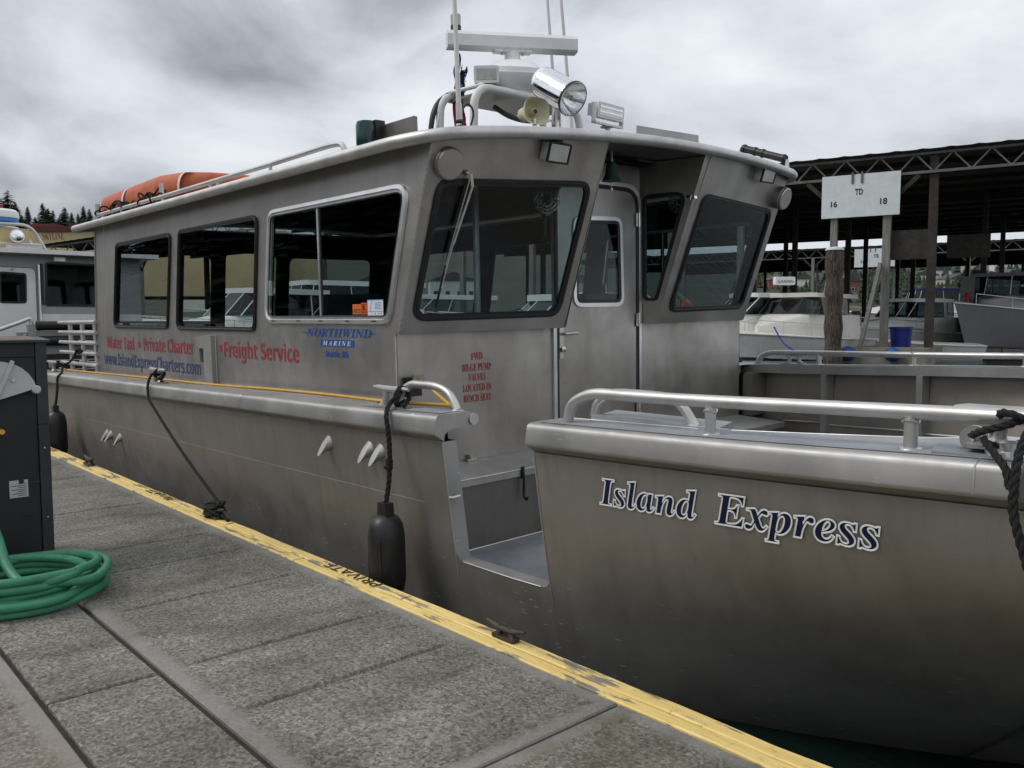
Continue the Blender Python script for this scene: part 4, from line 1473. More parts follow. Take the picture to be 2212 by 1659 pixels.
def name_word(word, x0, w, h):
    f0 = lambda a, b: hull_f(x0 + 2.795 + a, b)
    fr_ = text_obj(serif(word, 'bolditalic'), 'lettering', 'navy_letter', f0, boat, width=w, height=h)
    outline_obj(fr_.data, 'letter_outline', 'white_letter', fr_, .0060, Vector((0, -.0012, 0)))


name_word('Island', -2.790, .585, .137)
name_word('Express', -2.120, .730, .137)

# stern rack of welded tube
rk = empty('stern_rack'); rk.parent = boat
for yy, x_end in ((.40, -13.75), (.62, -13.6)):
    for z_ in (1.545, 1.405, 1.262, 1.12, .968):
        bp(MB().tube([(x_end, yy, z_), (-12.02 if yy < .5 else -12.05, yy, z_ + .012)], .026 if yy < .5 else .022, 9), 'bar', 'alum_tube', rk)
    if yy < .5:
        for xx in (-13.27, -12.69, -12.12):
            bp(MB().tube([(xx, yy + .02, zt(xx)), (xx, yy + .02, 1.55)], .03, 9), 'upright', 'alum_tube', rk)

# ---------------------------------------------------------------- on the roof
zr2 = lambda y: zr(y) + .012
# low roof rail
rl = smooth_path([(-11.99, .45, 2.84), (-11.96, .45, 2.90), (-11.86, .45, 2.928)], 4)[:-1] + [Vector((-11.7, .45, 2.93)), Vector((-9.5, .45, 2.928)), Vector((-8.2, .45, 2.932)), Vector((-7.0, .45, 2.935))] + smooth_path([(-6.2, .45, 2.945), (-5.95, .45, 2.945), (-5.80, .45, 2.925), (-5.74, .45, 2.83)], 5)
hr = bp(MB().tube(rl, .022, 10), 'roof_rail', 'alum_tube')
for xp in (-10.9, -9.55, -8.28, -8.10, -6.99):
    bp(MB().tube([(xp, .45, 2.82), (xp, .45, 2.93)], .016, 8), 'stanchion', 'alum_tube', hr)
for xp in (-12.05, -9.75):
    bp(MB().tube([(xp, .52, 2.80), (xp, .52, 3.10)], .03, 10), 'cradle_post', 'alum_tube', hr)

# starboard side light on its board
nb = bp(MB().box(-5.50, -5.31, .44, .52, 2.83, 3.03), 'sidelight', 'black_rubber')
bp(MB().lathe([(.075, 0), (.08, .02), (.08, .15), (.07, .18), (.02, .185)], (-5.40, .42, 2.845), (0, 0, 1), 20), 'light_lens', 'navlight_glass', nb)
bp(MB().prism([(-5.30, 2.83), (-4.90, 2.83), (-4.905, 2.99), (-4.93, 3.0), (-5.30, 3.0)], lambda a, b, t_: (a, t_, b), .505, .515), 'light_board', 'alum_dark', nb)
# board on the port half
bp(MB().add([(-5.0, 3.0, 2.95), (-5.0, 3.92, 2.95), (-5.0, 3.92, 3.285), (-5.0, 3.0, 3.262), (-5.012, 3.0, 2.95), (-5.012, 3.92, 2.95), (-5.012, 3.92, 3.285), (-5.012, 3.0, 3.262)],
            [(0, 1, 2, 3), (4, 7, 6, 5), (0, 4, 5, 1), (1, 5, 6, 2), (2, 6, 7, 3), (3, 7, 4, 0)]), 'roof_board', 'dirty_white')
# pot roller on the port edge
pr = bp(MB().tube([(-5.08, 4.80, 3.27), (-4.58, 4.80, 3.09)], .038, 12), 'rod_roller', 'black_rubber')
for q in (.05, .30, .48, .95):
    p = Vector((-5.08, 4.80, 3.27)).lerp(Vector((-4.58, 4.80, 3.09)), q)
    bp(MB().tube([p - Vector((.012, 0, -.004)), p + Vector((.012, 0, -.004))], .045, 12), 'collar', 'black_rubber', pr)
bp(MB().tube([(-5.09, 4.80, 3.28), (-5.13, 4.80, 3.20), (-5.10, 4.80, 2.95)], .02, 8).tube([(-4.57, 4.80, 3.085), (-4.56, 4.80, 2.95)], .02, 8), 'roller_bracket', 'white_plastic', pr)

# radar arch: two hoops and a table
arch = empty('radar_arch'); arch.parent = boat
for xx, zt2 in ((-6.0, 3.645), (-6.5, 3.665)):
    bp(MB().tube(bend_path([(xx, 1.92, 2.95), (xx, 1.95, zt2), (xx, 3.29, zt2 - .005), (xx, 3.37, 2.95)], .20, 8), .038, 12), 'hoop', 'white_paint', arch)
bp(MB().box(-6.52, -5.98, 2.06, 3.20, 3.60, 3.622), 'table', 'alum_dark', arch)
bp(MB().tube(bend_path([(-6.0, 2.06, 3.67), (-6.5, 2.06, 3.69)], .05), .02, 8), 'table_edge', 'white_paint', arch)
bp(MB().box(-6.46, -6.04, 2.0, 3.3, 2.98, 3.04), 'base_plate', 'white_paint', arch)
bp(MB().tube(smooth_path([(-6.2, 2.35, 3.55), (-6.1, 2.45, 3.46), (-6.05, 2.62, 3.43), (-6.05, 2.78, 3.47), (-6.05, 2.85, 3.60)], 5), .024, 8), 'cable', 'black_rubber', arch)
bp(MB().tube(smooth_path([(-6.53, 1.86, 2.95), (-6.53, 1.85, 3.3), (-6.52, 1.92, 3.56), (-6.5, 2.10, 3.70)], 5), .026, 8), 'cable', 'black_rubber', arch)
bp(MB().tube(smooth_path([(-6.49, 1.885, 2.95), (-6.49, 1.88, 3.3), (-6.48, 1.95, 3.58)], 5), .010, 6), 'cable', 'white_plastic', arch)
# scanner pedestal
rc_ = Vector((-6.14, 2.545, 3.62))
rad_dir = Vector((.504, .864, 0))
rad_nrm = Vector((.864, -.504, 0))
ped = []
for h_, a_, b_, o_ in ((0, .15, .13, 0), (.06, .16, .14, 0), (.10, .21, .17, .01), (.17, .30, .20, .02), (.21, .315, .21, .02), (.215, .305, .205, .02), (.26, .29, .20, .02), (.33, .20, .16, .0), (.36, .10, .10, 0)):
    row = []
    for k in range(32):
        an = 2 * pi * k / 32
        ca, sa = cos(an), sin(an)
        e_ = lambda v: math.copysign(abs(v) ** .62, v)
        row.append(rc_ + rad_dir * (a_ * e_(ca)) + rad_nrm * (b_ * e_(sa) + o_) + Vector((0, 0, h_)))
    ped.append(row)
m = MB().grid(ped, closed=True)
m.f.append(tuple(8 * 32 + k for k in range(32)))
rp = bp(m, 'radar_scanner', 'white_plastic', smooth=30)
bp(MB().lathe([(.105, .35), (.105, .362), (.075, .366), (.075, .45), (.09, .46)], rc_, (0, 0, 1), 24), 'turning_neck', 'white_plastic', rp)
P_ = [(-.075, -.06), (-.055, -.078), (.055, -.078), (.075, -.06), (.078, .04), (.055, .075), (-.055, .075), (-.078, .04)]
rb = rc_ + Vector((0, 0, .535))
m = MB().prism(P_, lambda a, b, t_: rb + rad_nrm * a + Vector((0, 0, b)) + rad_dir * t_, -.625, .625)
bp(m, 'array_bar', 'white_plastic', rp, 25)
bp(MB().box(-.18, .18, -.06, .06, -.094, -.079, lambda a, b, c_: rb + rad_dir * a + rad_nrm * b + Vector((0, 0, c_))), 'array_plate', 'white_plastic', rp)
for a_ in (-.10, .10):
    for b_ in (-.05, .05):
        bp(MB().lathe([(.012, -.02), (.012, .0)], rb + rad_dir * a_ + rad_nrm * (b_ + .05) + Vector((0, 0, -.095)), (0, 0, 1), 6), 'bolt', 'stainless', rp)
# small work light on the table
wl_ = Vector((-6.05, 2.14, 3.775))
wx, wy = Vector((.74, -.67, -.1)).normalized(), Vector((.67, .74, 0))
wz = wy.cross(wx) * -1
wz = wz if wz.z > 0 else -wz
fx = lambda a, b, t_: wl_ + wy * a + wz * b + wx * t_
pw = rquad([(-.115, -.075), (.115, -.075), (.115, .075), (-.115, .075)], .025)
wk = bp(MB().prism(pw, fx, -.05, .05), 'work_light', 'white_plastic', arch)
bp(MB().prism(inset(pw, .028), fx, .0505, .054), 'lens', 'stainless', wk)
bp(MB().tube([wl_ - wz * .07, wl_ - wz * .16], .02, 8), 'mount', 'black_rubber', wk)
# chrome searchlight
sp0 = Vector((-5.48, 2.285, 3.625))
sax = Vector((.85, .02, -.50)).normalized()
sl = bp(MB().lathe([(.001, -.012), (.10, -.01), (.125, 0), (.132, .02), (.135, .06), (.140, .40), (.146, .405), (.146, .43), (.136, .432)], sp0, sax, 40, caps=False), 'searchlight', 'chrome')
bp(MB().lathe([(.134, .431), (.12, .40), (.09, .35), (.04, .31), (.01, .305)], sp0, sax, 32, caps=False), 'reflector', 'chrome', sl)
bp(MB().lathe([(.133, .434), (.001, .436)], sp0, sax, 32, caps=False), 'glass', 'lens_glass', sl)
bp(MB().tube([sp0 + sax * .31, sp0 + sax * .40], .022, 10), 'bulb', 'stainless', sl)
bp(MB().lathe([(.147, .404), (.150, .41), (.150, .425), (.147, .434)], sp0, sax, 40, caps=False), 'trim_ring', 'black_rubber', sl)
bp(MB().lathe([(.085, -.62), (.07, -.56), (.045, -.42), (.04, -.2), (.045, -.1)], sp0 + sax * .2 + Vector((0, 0, .02)), (0, 0, 1), 20), 'stand', 'stainless', sl)
# loudhailer horn
hp, hx = Vector((-5.30, 2.02, 3.30)), Vector((.80, -.16, -.02)).normalized()
hy = Vector((0, 0, 1)).cross(hx).normalized()
hz = hx.cross(hy)
rows = []
for d_, s_ in ((-.17, .066), (-.12, .072), (-.07, .080), (-.02, .102), (.03, .124), (.04, .127), (.036, .119), (-.0, .098), (-.05, .050), (-.055, .03)):
    row = []
    for k in range(28):
        an = 2 * pi * k / 28
        e_ = (lambda v: math.copysign(abs(v) ** (.66 if s_ > .09 else .95), v))
        row.append(hp + hx * d_ + hy * (s_ * .98 * e_(cos(an))) + hz * (s_ * .88 * e_(sin(an))))
    rows.append(row)
m = MB().grid(rows, closed=True)
m.f.append(tuple(range(28)))
hn = bp(m, 'loudhailer', 'horn_cream', smooth=40)
bp(MB().lathe([(.03, -.06), (.03, .0), (.026, .012)], hp, hx, 16), 'phase_plug', 'horn_cream', hn)
bp(MB().lathe([(.021, .0), (.020, .0145)], hp, hx, 16), 'badge', 'black_rubber', hn)
bp(MB().tube([hp - hz * .06, hp - hz * .34], .02, 8), 'mount', 'stainless', hn)
bp(MB().tube(smooth_path([hp + Vector((-.05, .12, -.1)), hp + Vector((0, .2, -.05)), hp + Vector((-.1, .27, -.2))], 5), .009, 6), 'cable', 'stainless', hn)
# led bar
lb = Vector((-5.0, 2.615, 3.325))
lyx, lzx = Vector((-.16, .985, .03)).normalized(), Vector((0.12, 0, .99)).normalized()
lnx = lyx.cross(lzx).normalized()
fx = lambda a, b, t_: lb + lyx * a + lzx * b + lnx * t_
led = bp(MB().prism(rquad([(-.205, -.062), (.205, -.062), (.205, .062), (-.205, .062)], .01, 2), fx, -.045, .03), 'led_light_bar', 'white_plastic')
bp(MB().box(-.18, .18, -.042, .042, .0305, .033, fx), 'lens', 'alum_frame', led)
for r_ in range(2):
    for k in range(12):
        bp(MB().lathe([(.0135, 0), (.004, .008)], fx(-.165 + .03 * k, -.02 + .04 * r_, .033), lnx, 8), 'led', 'chrome', led)
m = MB()
for k in range(9):
    m.box(-.19 + .0475 * k - .004, -.19 + .0475 * k + .004, -.05, .05, -.085, -.045, fx)
bp(m, 'cooling_fin', 'white_plastic', led)
bp(MB().box(-.225, .225, -.115, -.098, -.02, .02, fx).box(-.225, -.213, -.115, .02, -.02, .02, fx).box(.213, .225, -.115, .02, -.02, .02, fx), 'yoke', 'white_plastic', led)
bp(MB().tube([lb - lzx * .115, (lb.x, lb.y, 2.98)], .022, 10).lathe([(.06, 0), (.06, .01)], lb - lzx * .128, (0, 0, 1), 12), 'post', 'white_paint', led)
# whip antennas
def whip(b_, t_, r0, name='whip_antenna'):
    w_ = bp(MB().tube([b_, Vector(b_).lerp(Vector(t_), .12), Vector(b_).lerp(Vector(t_), .5), t_], [r0, r0, r0 * .8, r0 * .6], 8), name, 'white_paint')
    bp(MB().lathe([(.05, -.12), (.03, -.06), (.024, 0)], b_, (0, 0, 1), 12), 'ratchet_mount', 'stainless', w_)
    return w_


w1 = whip((-5.0, .965, 3.02), (-5.0, .90, 5.6), .0185)
bp(MB().tube([(-5.0, .966, 3.02), (-5.0, .963, 3.16)], .024, 10), 'ferrule', 'alum_tube', w1)
bp(MB().tube(smooth_path([(-5.0, .975, 3.10), (-5.0, 1.05, 3.17), (-5.0, 1.10, 3.10), (-5.0, 1.03, 2.92)], 5), .008, 6), 'lead', 'black_rubber', w1)
bp(MB().lathe([(.03, 0), (.035, .03), (.025, .06), (.034, .08), (.02, .10)], (-5.0, .967, 2.95), (0, 0, 1), 10), 'lashing', 'bark', w1)
whip((-6.75, 3.80, 3.05), (-6.75, 3.50, 6.3), .02)
whip((-6.75, 4.05, 3.05), (-6.75, 3.69, 6.3), .022)
# mast with the all-round light
mb_ = bp(MB().tube([(-6.5, 2.165, 3.65), (-6.5, 2.155, 4.27)], .022, 10), 'light_mast', 'white_paint')
bp(MB().lathe([(.05, 0), (.05, .05)], (-6.5, 2.155, 4.27), (0, 0, 1), 16), 'light_base', 'black_rubber', mb_)
bp(MB().lathe([(.046, .05), (.048, .055), (.048, .125), (.05, .13), (.048, .15), (.03, .165)], (-6.5, 2.155, 4.27), (0, 0, 1), 16), 'light_lens', 'dirty_white', mb_)
# ship's bell under the overhang
bl_ = bp(MB().lathe([(.012, .16), (.035, .15), (.045, .12), (.055, .05), (.075, .01), (.085, 0), (.07, .0)], (-4.80, 2.42, 2.70), (0, 0, 1), 20), 'bell', 'bell_green')
bp(MB().tube([(-4.80, 2.42, 2.72), (-4.80, 2.42, 2.62)], .004, 5).lathe([(.012, -.02), (.012, 0)], (-4.80, 2.42, 2.64), (0, 0, 1), 8), 'clapper', 'stainless', bl_)
bp(MB().tube([(-4.80, 2.42, 2.85), (-4.80, 2.42, 2.95)], .012, 6), 'hanger', 'stainless', bl_)
# shore-power inlet on the front wall
si = bp(MB().box(XW + .001, XW + .05, .47, .60, 1.03, 1.17), 'shore_power_inlet', 'black_rubber')
bp(MB().box(XW + .045, XW + .07, .50, .60, 1.14, 1.19, lambda a, b, c_: (a + (c_ - 1.14) * .6, b, c_)), 'cap', 'stainless', si)


# ================================================================== LOOSE GEAR ABOARD (things of their own)
def gear(mb, name, mat, label, cat, group=None):
    o_ = mb.xf(B).build(name, mat)
    return tag(o_, label, cat, group)


# orange buoyant apparatus on the roof: rounded slab with a recessed middle
m = MB()
pl_ = [(-12.30, .62), (-10.2, .60), (-9.65, .68), (-9.42, .95), (-9.35, 1.3), (-9.42, 1.75), (-9.8, 2.05), (-10.3, 2.1), (-12.2, 2.1), (-12.38, 2.0), (-12.42, 1.4), (-12.40, .75)]
pp_ = rquad(pl_, .22, 4)
z0_ = 2.90
rows = []
for k in range(13):
    a = -pi / 2 + pi * k / 12
    d_ = .10 * (1 - cos(a))
    h_ = .165 + .165 * sin(a)
    crown = lambda x: .035 * sin(pi * min(1, max(0, (x + 12.4) / 3.0))) if h_ > .2 else 0
    rows.append([(p[0], p[1], z0_ + h_ * (1.0) + crown(p[0])) for p in inset(pp_, d_)])
m.grid(rows, closed=True)
m.f.append(tuple(12 * len(pp_) + k for k in range(len(pp_))))
fl = empty('life_float', B((-10.9, 1.35, 2.90)), (TH, 0, 0))
tag(fl, 'orange buoyant life float lashed on the boat cabin roof', 'life float')
loc = lambda p: Vector(p) - Vector((-10.9, 1.35, 2.90))
m.xf(loc).build('float_body', 'orange_float', fl, smooth=45)
for xx in (-11.30, -9.10 - .55):
    pts = [(xx, .60 + (.0 if xx < -10 else .075), z0_ + .10), (xx + .004, .595 + (.0 if xx < -10 else .078), z0_ + .20), (xx + .008, .64 + (.0 if xx < -10 else .075), z0_ + .30), (xx + .01, .75 + (.0 if xx < -10 else .08), z0_ + .368)]
    m = MB()
    r2 = [[Vector(p) + Vector((d_, -.004, .004)) for d_ in (-.032, .032)] for p in smooth_path(pts, 4)]
    m.grid(r2).xf(loc).build('reflective_tape', 'tape_white', fl)
m = MB()
gp = []
for k in range(60):
    w = k / 59
    x = -12.3 + 2.5 * w
    gp.append((x, .585 - .02 * abs(sin(w * pi * 7)), z0_ + .13 - .10 * abs(sin(w * pi * 7)) + .01))
m.tube(gp, .009, 5).xf(loc).build('grab_line', 'rope_black', fl)
lm = MB()
rl_ = random.Random(4)
for xx, n in ((-11.75, 3), (-11.25, 4), (-10.85, 3), (-10.2, 4), (-9.75, 3)):
    for q in range(n):
        c = Vector((xx + rl_.uniform(-.10, .10), .50 + rl_.uniform(-.06, .04), 2.95 + rl_.uniform(-.03, .06)))
        rr_ = rl_.uniform(.035, .065)
        ax = Vector((rl_.uniform(-1, 1), rl_.uniform(-.6, .6), rl_.uniform(-1, 1))).normalized()
        u_ = ax.orthogonal().normalized(); w_ = ax.cross(u_)
        lm.tube([c + (u_ * cos(a) + w_ * sin(a)) * rr_ for a in [2 * pi * k / 12 for k in range(12)]], .011, 5, closed=True)
for a, b in (((-11.7, .46, 2.93), (-11.35, .54, 3.05)), ((-11.2, .47, 2.94), (-10.6, .52, 2.98)), ((-10.3, .46, 2.92), (-9.9, .55, 3.08)), ((-11.2, .5, 3.05), (-10.9, .46, 2.90))):
    lm.tube(smooth_path([a, (Vector(a) + Vector(b)) / 2 + Vector((0, 0, -.05)), b], 5), .011, 5)
lm.xf(loc).build('lashing', 'rope_black', fl)

# furled flag on the light mast
fx_ = [(.0, 0), (.02, .05), (.045, .03), (.06, .07)]
fe = empty('flag', B((-6.47, 2.2, 3.02)), (TH, 0, 0))
tag(fe, 'limp red white and blue flag hanging at the light mast', 'flag')
fo = Vector((-6.47, 2.2, 3.02))


def cloth(y0, y1, za, zb, mat, name, ph, n=14, w=7):
    rows = []
    for k in range(n + 1):
        q = k / n
        z = za + (zb - za) * q
        row = []
        for j in range(w + 1):
            s_ = j / w
            spread = .75 + .35 * sin(q * 3 + ph)
            row.append(Vector((-6.47 + .035 * sin(s_ * 9 + q * 3 + ph), y0 + (y1 - y0) * s_ * spread + .012 * sin(q * 9 + ph), z + .02 * sin(s_ * 7 + ph))) - fo)
        rows.append(row)
    return MB().grid(rows).build(name, mat, fe, smooth=60)


cloth(2.11, 2.16, 4.05, 3.72, 'flag_blue', 'canton', .3)
c_ = cloth(2.16, 2.245, 3.94, 3.66, 'flag_blue', 'canton', 1.1)
for k in range(7):
    MB().lathe([(.007, 0), (.001, .003)], Vector((-6.425, 2.19 + .01 * (k % 2), 3.90 - .032 * k)) - fo, (.74, -.67, 0), 6).build('star', 'flag_white', c_)
cloth(2.10, 2.15, 3.78, 3.12, 'flag_red', 'stripe', 2.0)
cloth(2.15, 2.175, 3.76, 3.55, 'flag_white', 'stripe', 2.6)
cloth(2.175, 2.215, 3.66, 3.30, 'flag_red', 'stripe', 3.3)
cloth(2.19, 2.255, 3.50, 3.12, 'flag_red', 'stripe', 4.0)

# fenders
def fender(x, ztop, h_, rad_, yc_, label, line):
    o_ = Vector((x, yc_, ztop - h_))
    wb = B((x, yc_, ztop - h_))
    fe_ = empty('fender', wb, (TH, 0, 0))
    tag(fe_, label, 'fender', 'black hull fenders')
    prof = [(.03, 0), (rad_ * .55, .01), (rad_ * .9, .06), (rad_, .13), (rad_, h_ - .24), (rad_ * .985, h_ - .20), (rad_ * .90, h_ - .14), (rad_ * .70, h_ - .095), (rad_ * .42, h_ - .075)]
    MB().lathe(prof, (0, 0, 0), (0, 0, 1), 32).build('body', 'fender_rubber', fe_)
    MB().prism([(-.05, h_ - .085), (.05, h_ - .085), (.042, h_), (-.042, h_)], lambda a, b, t_: (a, t_, b), -.032, .032).build('eye', 'fender_rubber', fe_)
    MB().prism([(-.006, .12), (.006, .12), (.006, h_ - .22), (-.006, h_ - .22)], lambda a, b, t_: (rad_ * .6 + a, -rad_ * .8 + t_, b), -.006, .004).build('mould_seam', 'fender_rubber', fe_)
    rope(MB(), smooth_path([Vector(p) - o_ for p in line], 6), .0165, seg=6).build('fender_line', 'rope_black', fe_)
    return fe_


fender(-4.46, .452, .62, .118, -.135, 'black cylinder fender hanging on a black rope beside the boarding notch',
       [(-4.46, -.135, .43), (-4.462, -.10, .60), (-4.475, -.082, .78), (-4.485, -.082, .90), (-4.505, -.078, .985), (-4.54, -.045, 1.035), (-4.60, .02, 1.06), (-4.66, .09, 1.075), (-4.69, .13, 1.07)])
fender(-12.02, .50, .68, .12, -.145, 'black cylinder fender hanging at the boat stern behind the dark cabinet',
       [(-12.02, -.145, .48), (-12.05, -.10, .70), (-12.1, -.075, .85), (-12.2, .0, .90), (-12.5, .09, .96)])
# turns of the fender line on the cleat
m = MB()
rope(m, smooth_path([(-4.60, .08, 1.03), (-4.585, .045, 1.09), (-4.585, .09, 1.155), (-4.585, .14, 1.13), (-4.575, .15, 1.08), (-4.53, .08, 1.05), (-4.49, .05, 1.045)], 6), .0165)
rope(m, smooth_path([(-4.62, .15, 1.06), (-4.60, .07, 1.04), (-4.57, .05, 1.08), (-4.575, .10, 1.15), (-4.60, .14, 1.13)], 6), .0165)
gear(m, 'cleat_hitch', 'rope_black', 'black rope hitch on the boat cleat above the near fender', 'rope')
m = MB()
for k in range(5):
    m.tube([(-4.475 + .006 * k, -.10, .69), (-4.50 + .012 * k, -.115, .665 - .004 * k)], .004, 4)
m.tube([(-4.472, -.09, .66), (-4.470, -.09, .72)], .024, 8)
gear(m, 'rope_whipping', 'rope_black', 'frayed knot halfway down the black fender rope', 'rope knot')

# spring line from the gunwale cleat to the dock cleat
wline = [B(p) for p in ((-8.92, .10, 1.03), (-8.90, .02, 1.045), (-8.86, -.03, 1.0), (-8.82, -.065, .93), (-8.76, -.085, .84), (-8.70, -.10, .80))]
end = Vector((-6.53, 2.80, .075))
path = smooth_path(wline, 5)
a_ = path[-1]
for k in range(1, 15):
    w = k / 14
    path.append(a_.lerp(end, w) - Vector((0, 0, .035 * sin(pi * w))))
ml = empty('mooring_line', (-6.6, 2.78, .01))
tag(ml, 'black mooring rope from the gunwale cleat down to its knotted dock cleat', 'rope')
mo = Vector((-6.6, 2.78, .01))
rope(MB(), [p - mo for p in path], .0145, seg=6).build('standing_part', 'rope_black', ml)
m = MB()
rk_ = random.Random(12)
for q in range(11):
    ph = rk_.uniform(0, 6)
    cc = Vector((-6.66 + rk_.uniform(-.06, .06), 2.765 + rk_.uniform(-.02, .02), .052 + rk_.uniform(-.022, .05)))
    tl = rk_.uniform(-.5, .5)
    rope(m, [cc + Vector((cos(a) * (.135 - .006 * q), sin(a) * .045, sin(a + ph) * .022 + tl * .05 * cos(a))) - mo for a in [2 * pi * k / 20 for k in range(21)]], .015, seg=5)
rope(m, smooth_path([Vector(p) - mo for p in ((-6.55, 2.78, .05), (-6.47, 2.76, .045), (-6.42, 2.77, .022), (-6.40, 2.775, .018))], 4), .0145, seg=5)
m.build('cleat_turns', 'rope_black', ml)
m = MB()
hc = lambda p: B(p) - mo
rope(m, [hc(p) for p in smooth_path([(-8.93, .10, 1.02), (-8.95, .06, 1.05), (-8.94, .09, 1.085), (-8.91, .14, 1.06), (-8.90, .12, 1.01), (-8.87, .06, .99), (-8.84, .10, 1.0)], 5)], .0155)
rope(m, [hc(p) for p in smooth_path([(-8.96, .10, 1.00), (-8.98, .06, 1.03), (-8.97, .09, 1.08), (-8.94, .14, 1.06)], 5)], .0155)
m.build('hitch', 'rope_black', ml)

# stern line up to the rack
m = MB()
rope(m, smooth_path([(-13.2, -.07, .55), (-13.2, -.075, .75), (-13.15, -.02, .89), (-13.0, .12, .93), (-12.95, .3, 1.0), (-12.85, .37, 1.14), (-12.80, .40, 1.16)], 6), .015, seg=5)
rope(m, smooth_path([(-12.85, .36, 1.13), (-12.80, .36, 1.17), (-12.74, .42, 1.17), (-12.70, .36, 1.13), (-12.62, .38, 1.165)], 5), .02, seg=5)
gear(m, 'stern_line', 'rope_black', 'black rope tied to the tube rack at the boat stern', 'rope')

# yellow shore-power cord along the side deck
cp = [(-13.2, .2, .93), (-12.95, .25, .897), (-12.3, .30, .896), (-10.5, .305, .925), (-9.35, .30, .944), (-8.6, .27, .957), (-7.9, .285, .967), (-7.0, .30, .988), (-6.2, .31, 1.002), (-5.6, .30, 1.010), (-5.2, .27, 1.016), (-4.95, .23, 1.026), (-4.75, .235, 1.029), (-4.60, .30, 1.028), (-4.50, .42, 1.015), (-4.60, .52, .99), (-4.82, .60, 1.03), (-4.96, .60, 1.09), (-5.04, .56, 1.105)]
m = MB().tube(smooth_path(cp, 7), .0115, 8)
gear(m, 'power_cord', 'cord_yellow', 'yellow shore power cord lying along the boat side deck', 'cord')

# bow line on the forward cleat
bm = MB()
rope(bm, smooth_path([(-1.10, .06, 1.20), (-1.05, .02, 1.225), (-.98, .02, 1.25), (-.92, .06, 1.275), (-.86, .10, 1.27)], 6), .0135)
rope(bm, smooth_path([(-1.02, .10, 1.255), (-1.0, .03, 1.29), (-.95, .02, 1.285), (-.91, .06, 1.25), (-.93, .10, 1.20), (-1.0, .08, 1.17), (-1.05, .04, 1.18)], 6), .0135)
rope(bm, smooth_path([(-1.05, .02, 1.20), (-1.0, -.02, 1.16), (-.95, -.065, 1.12), (-.93, -.085, 1.06)], 6), .0135)
rope(bm, smooth_path([(-.90, .02, 1.26), (-.915, -.04, 1.19), (-.915, -.085, 1.10), (-.915, -.095, 1.0), (-.895, -.10, .92), (-.86, -.10, .80), (-.80, -.11, .60), (-.72, -.14, .40)], 6), .0155)
gear(bm, 'bow_line', 'rope_black', 'thick black rope made fast on the bow cleat at the right edge', 'rope')


# ================================================================== ON THE DOCK
def dock_cleat(x, L, label, yaw=0.0):
    m = MB()
    s_ = L / .34
    for sgn in (-1, 1):
        m.tube([(sgn * a * s_, 0, h_ * s_) for a, h_ in ((.0, .078), (.06, .080), (.11, .090), (.16, .104), (.185, .110))], [.025 * s_, .024 * s_, .019 * s_, .013 * s_, .009 * s_], 10)
        m.tube([(sgn * .075 * s_, 0, .005), (sgn * .062 * s_, 0, .028 * s_), (sgn * .055 * s_, 0, .058 * s_), (sgn * .058 * s_, 0, .078 * s_)], [.034 * s_, .026 * s_, .022 * s_, .022 * s_], 10)
        m.lathe([(.017 * s_, .095 * s_), (.017 * s_, .104 * s_)], (sgn * .045 * s_, 0, 0), (0, 0, 1), 8)
    m.prism(rquad([(-.105 * s_, -.038 * s_), (.105 * s_, -.038 * s_), (.105 * s_, .038 * s_), (-.105 * s_, .038 * s_)], .012, 2), lambda a, b, t_: (a, b, t_), .002, .028 * s_)
    o_ = m.build('dock_cleat', 'cleat_iron', origin=(0, 0, 0))
    o_.location = (x, 2.758, .007)
    o_.rotation_euler = (0, 0, yaw)
    o_.scale = (1, 1, .82)
    return tag(o_, label, 'cleat', 'iron dock cleats')


dock_cleat(-3.10, .255, 'bare rusty iron cleat on the yellow planks near the bow', .02)
dock_cleat(-6.63, .34, 'iron dock cleat buried under the knotted black mooring rope')
dock_cleat(-9.98, .34, 'small bare cleat on the yellow planks near the stern', -.03)

# dark steel dispenser cabinet
cab = empty('dispenser_cabinet', (-6.3, 1.10, 0))
tag(cab, 'black steel dispenser cabinet standing on the dock behind the green hose', 'cabinet')
co = Vector((-6.3, 1.10, 0))
cb = lambda m, n, mt, par=cab, s_=30: m.xf(lambda p: p - co).build(n, mt, par, s_)
cb(MB().box(-6.62, -6.062, .72, 1.437, .004, 1.455), 'body', 'steel_black')
cb(MB().box(-6.062, -6.045, .72, 1.372, .01, 1.36), 'front_panel', 'steel_black')
cb(MB().box(-6.062, -6.040, .72, 1.372, 1.365, 1.452), 'front_panel', 'steel_black')
cb(MB().box(-6.062, -6.030, 1.376, 1.440, .004, .93), 'corner_post', 'steel_edge')
cb(MB().box(-6.062, -6.034, 1.376, 1.440, .934, 1.452), 'corner_post', 'steel_edge')
cb(MB().prism([(-6.64, 1.455), (-6.015, 1.455), (-6.015, 1.470), (-6.33, 1.488), (-6.64, 1.470)], lambda a, b, t_: (a, t_, b), .70, 1.462), 'lid', 'steel_edge')
cb(MB().prism([(-6.60, 1.4725), (-6.06, 1.4735), (-6.33, 1.491)], lambda a, b, t_: (a, t_, b), .73, 1.40), 'lid_rust', 'rust_top')
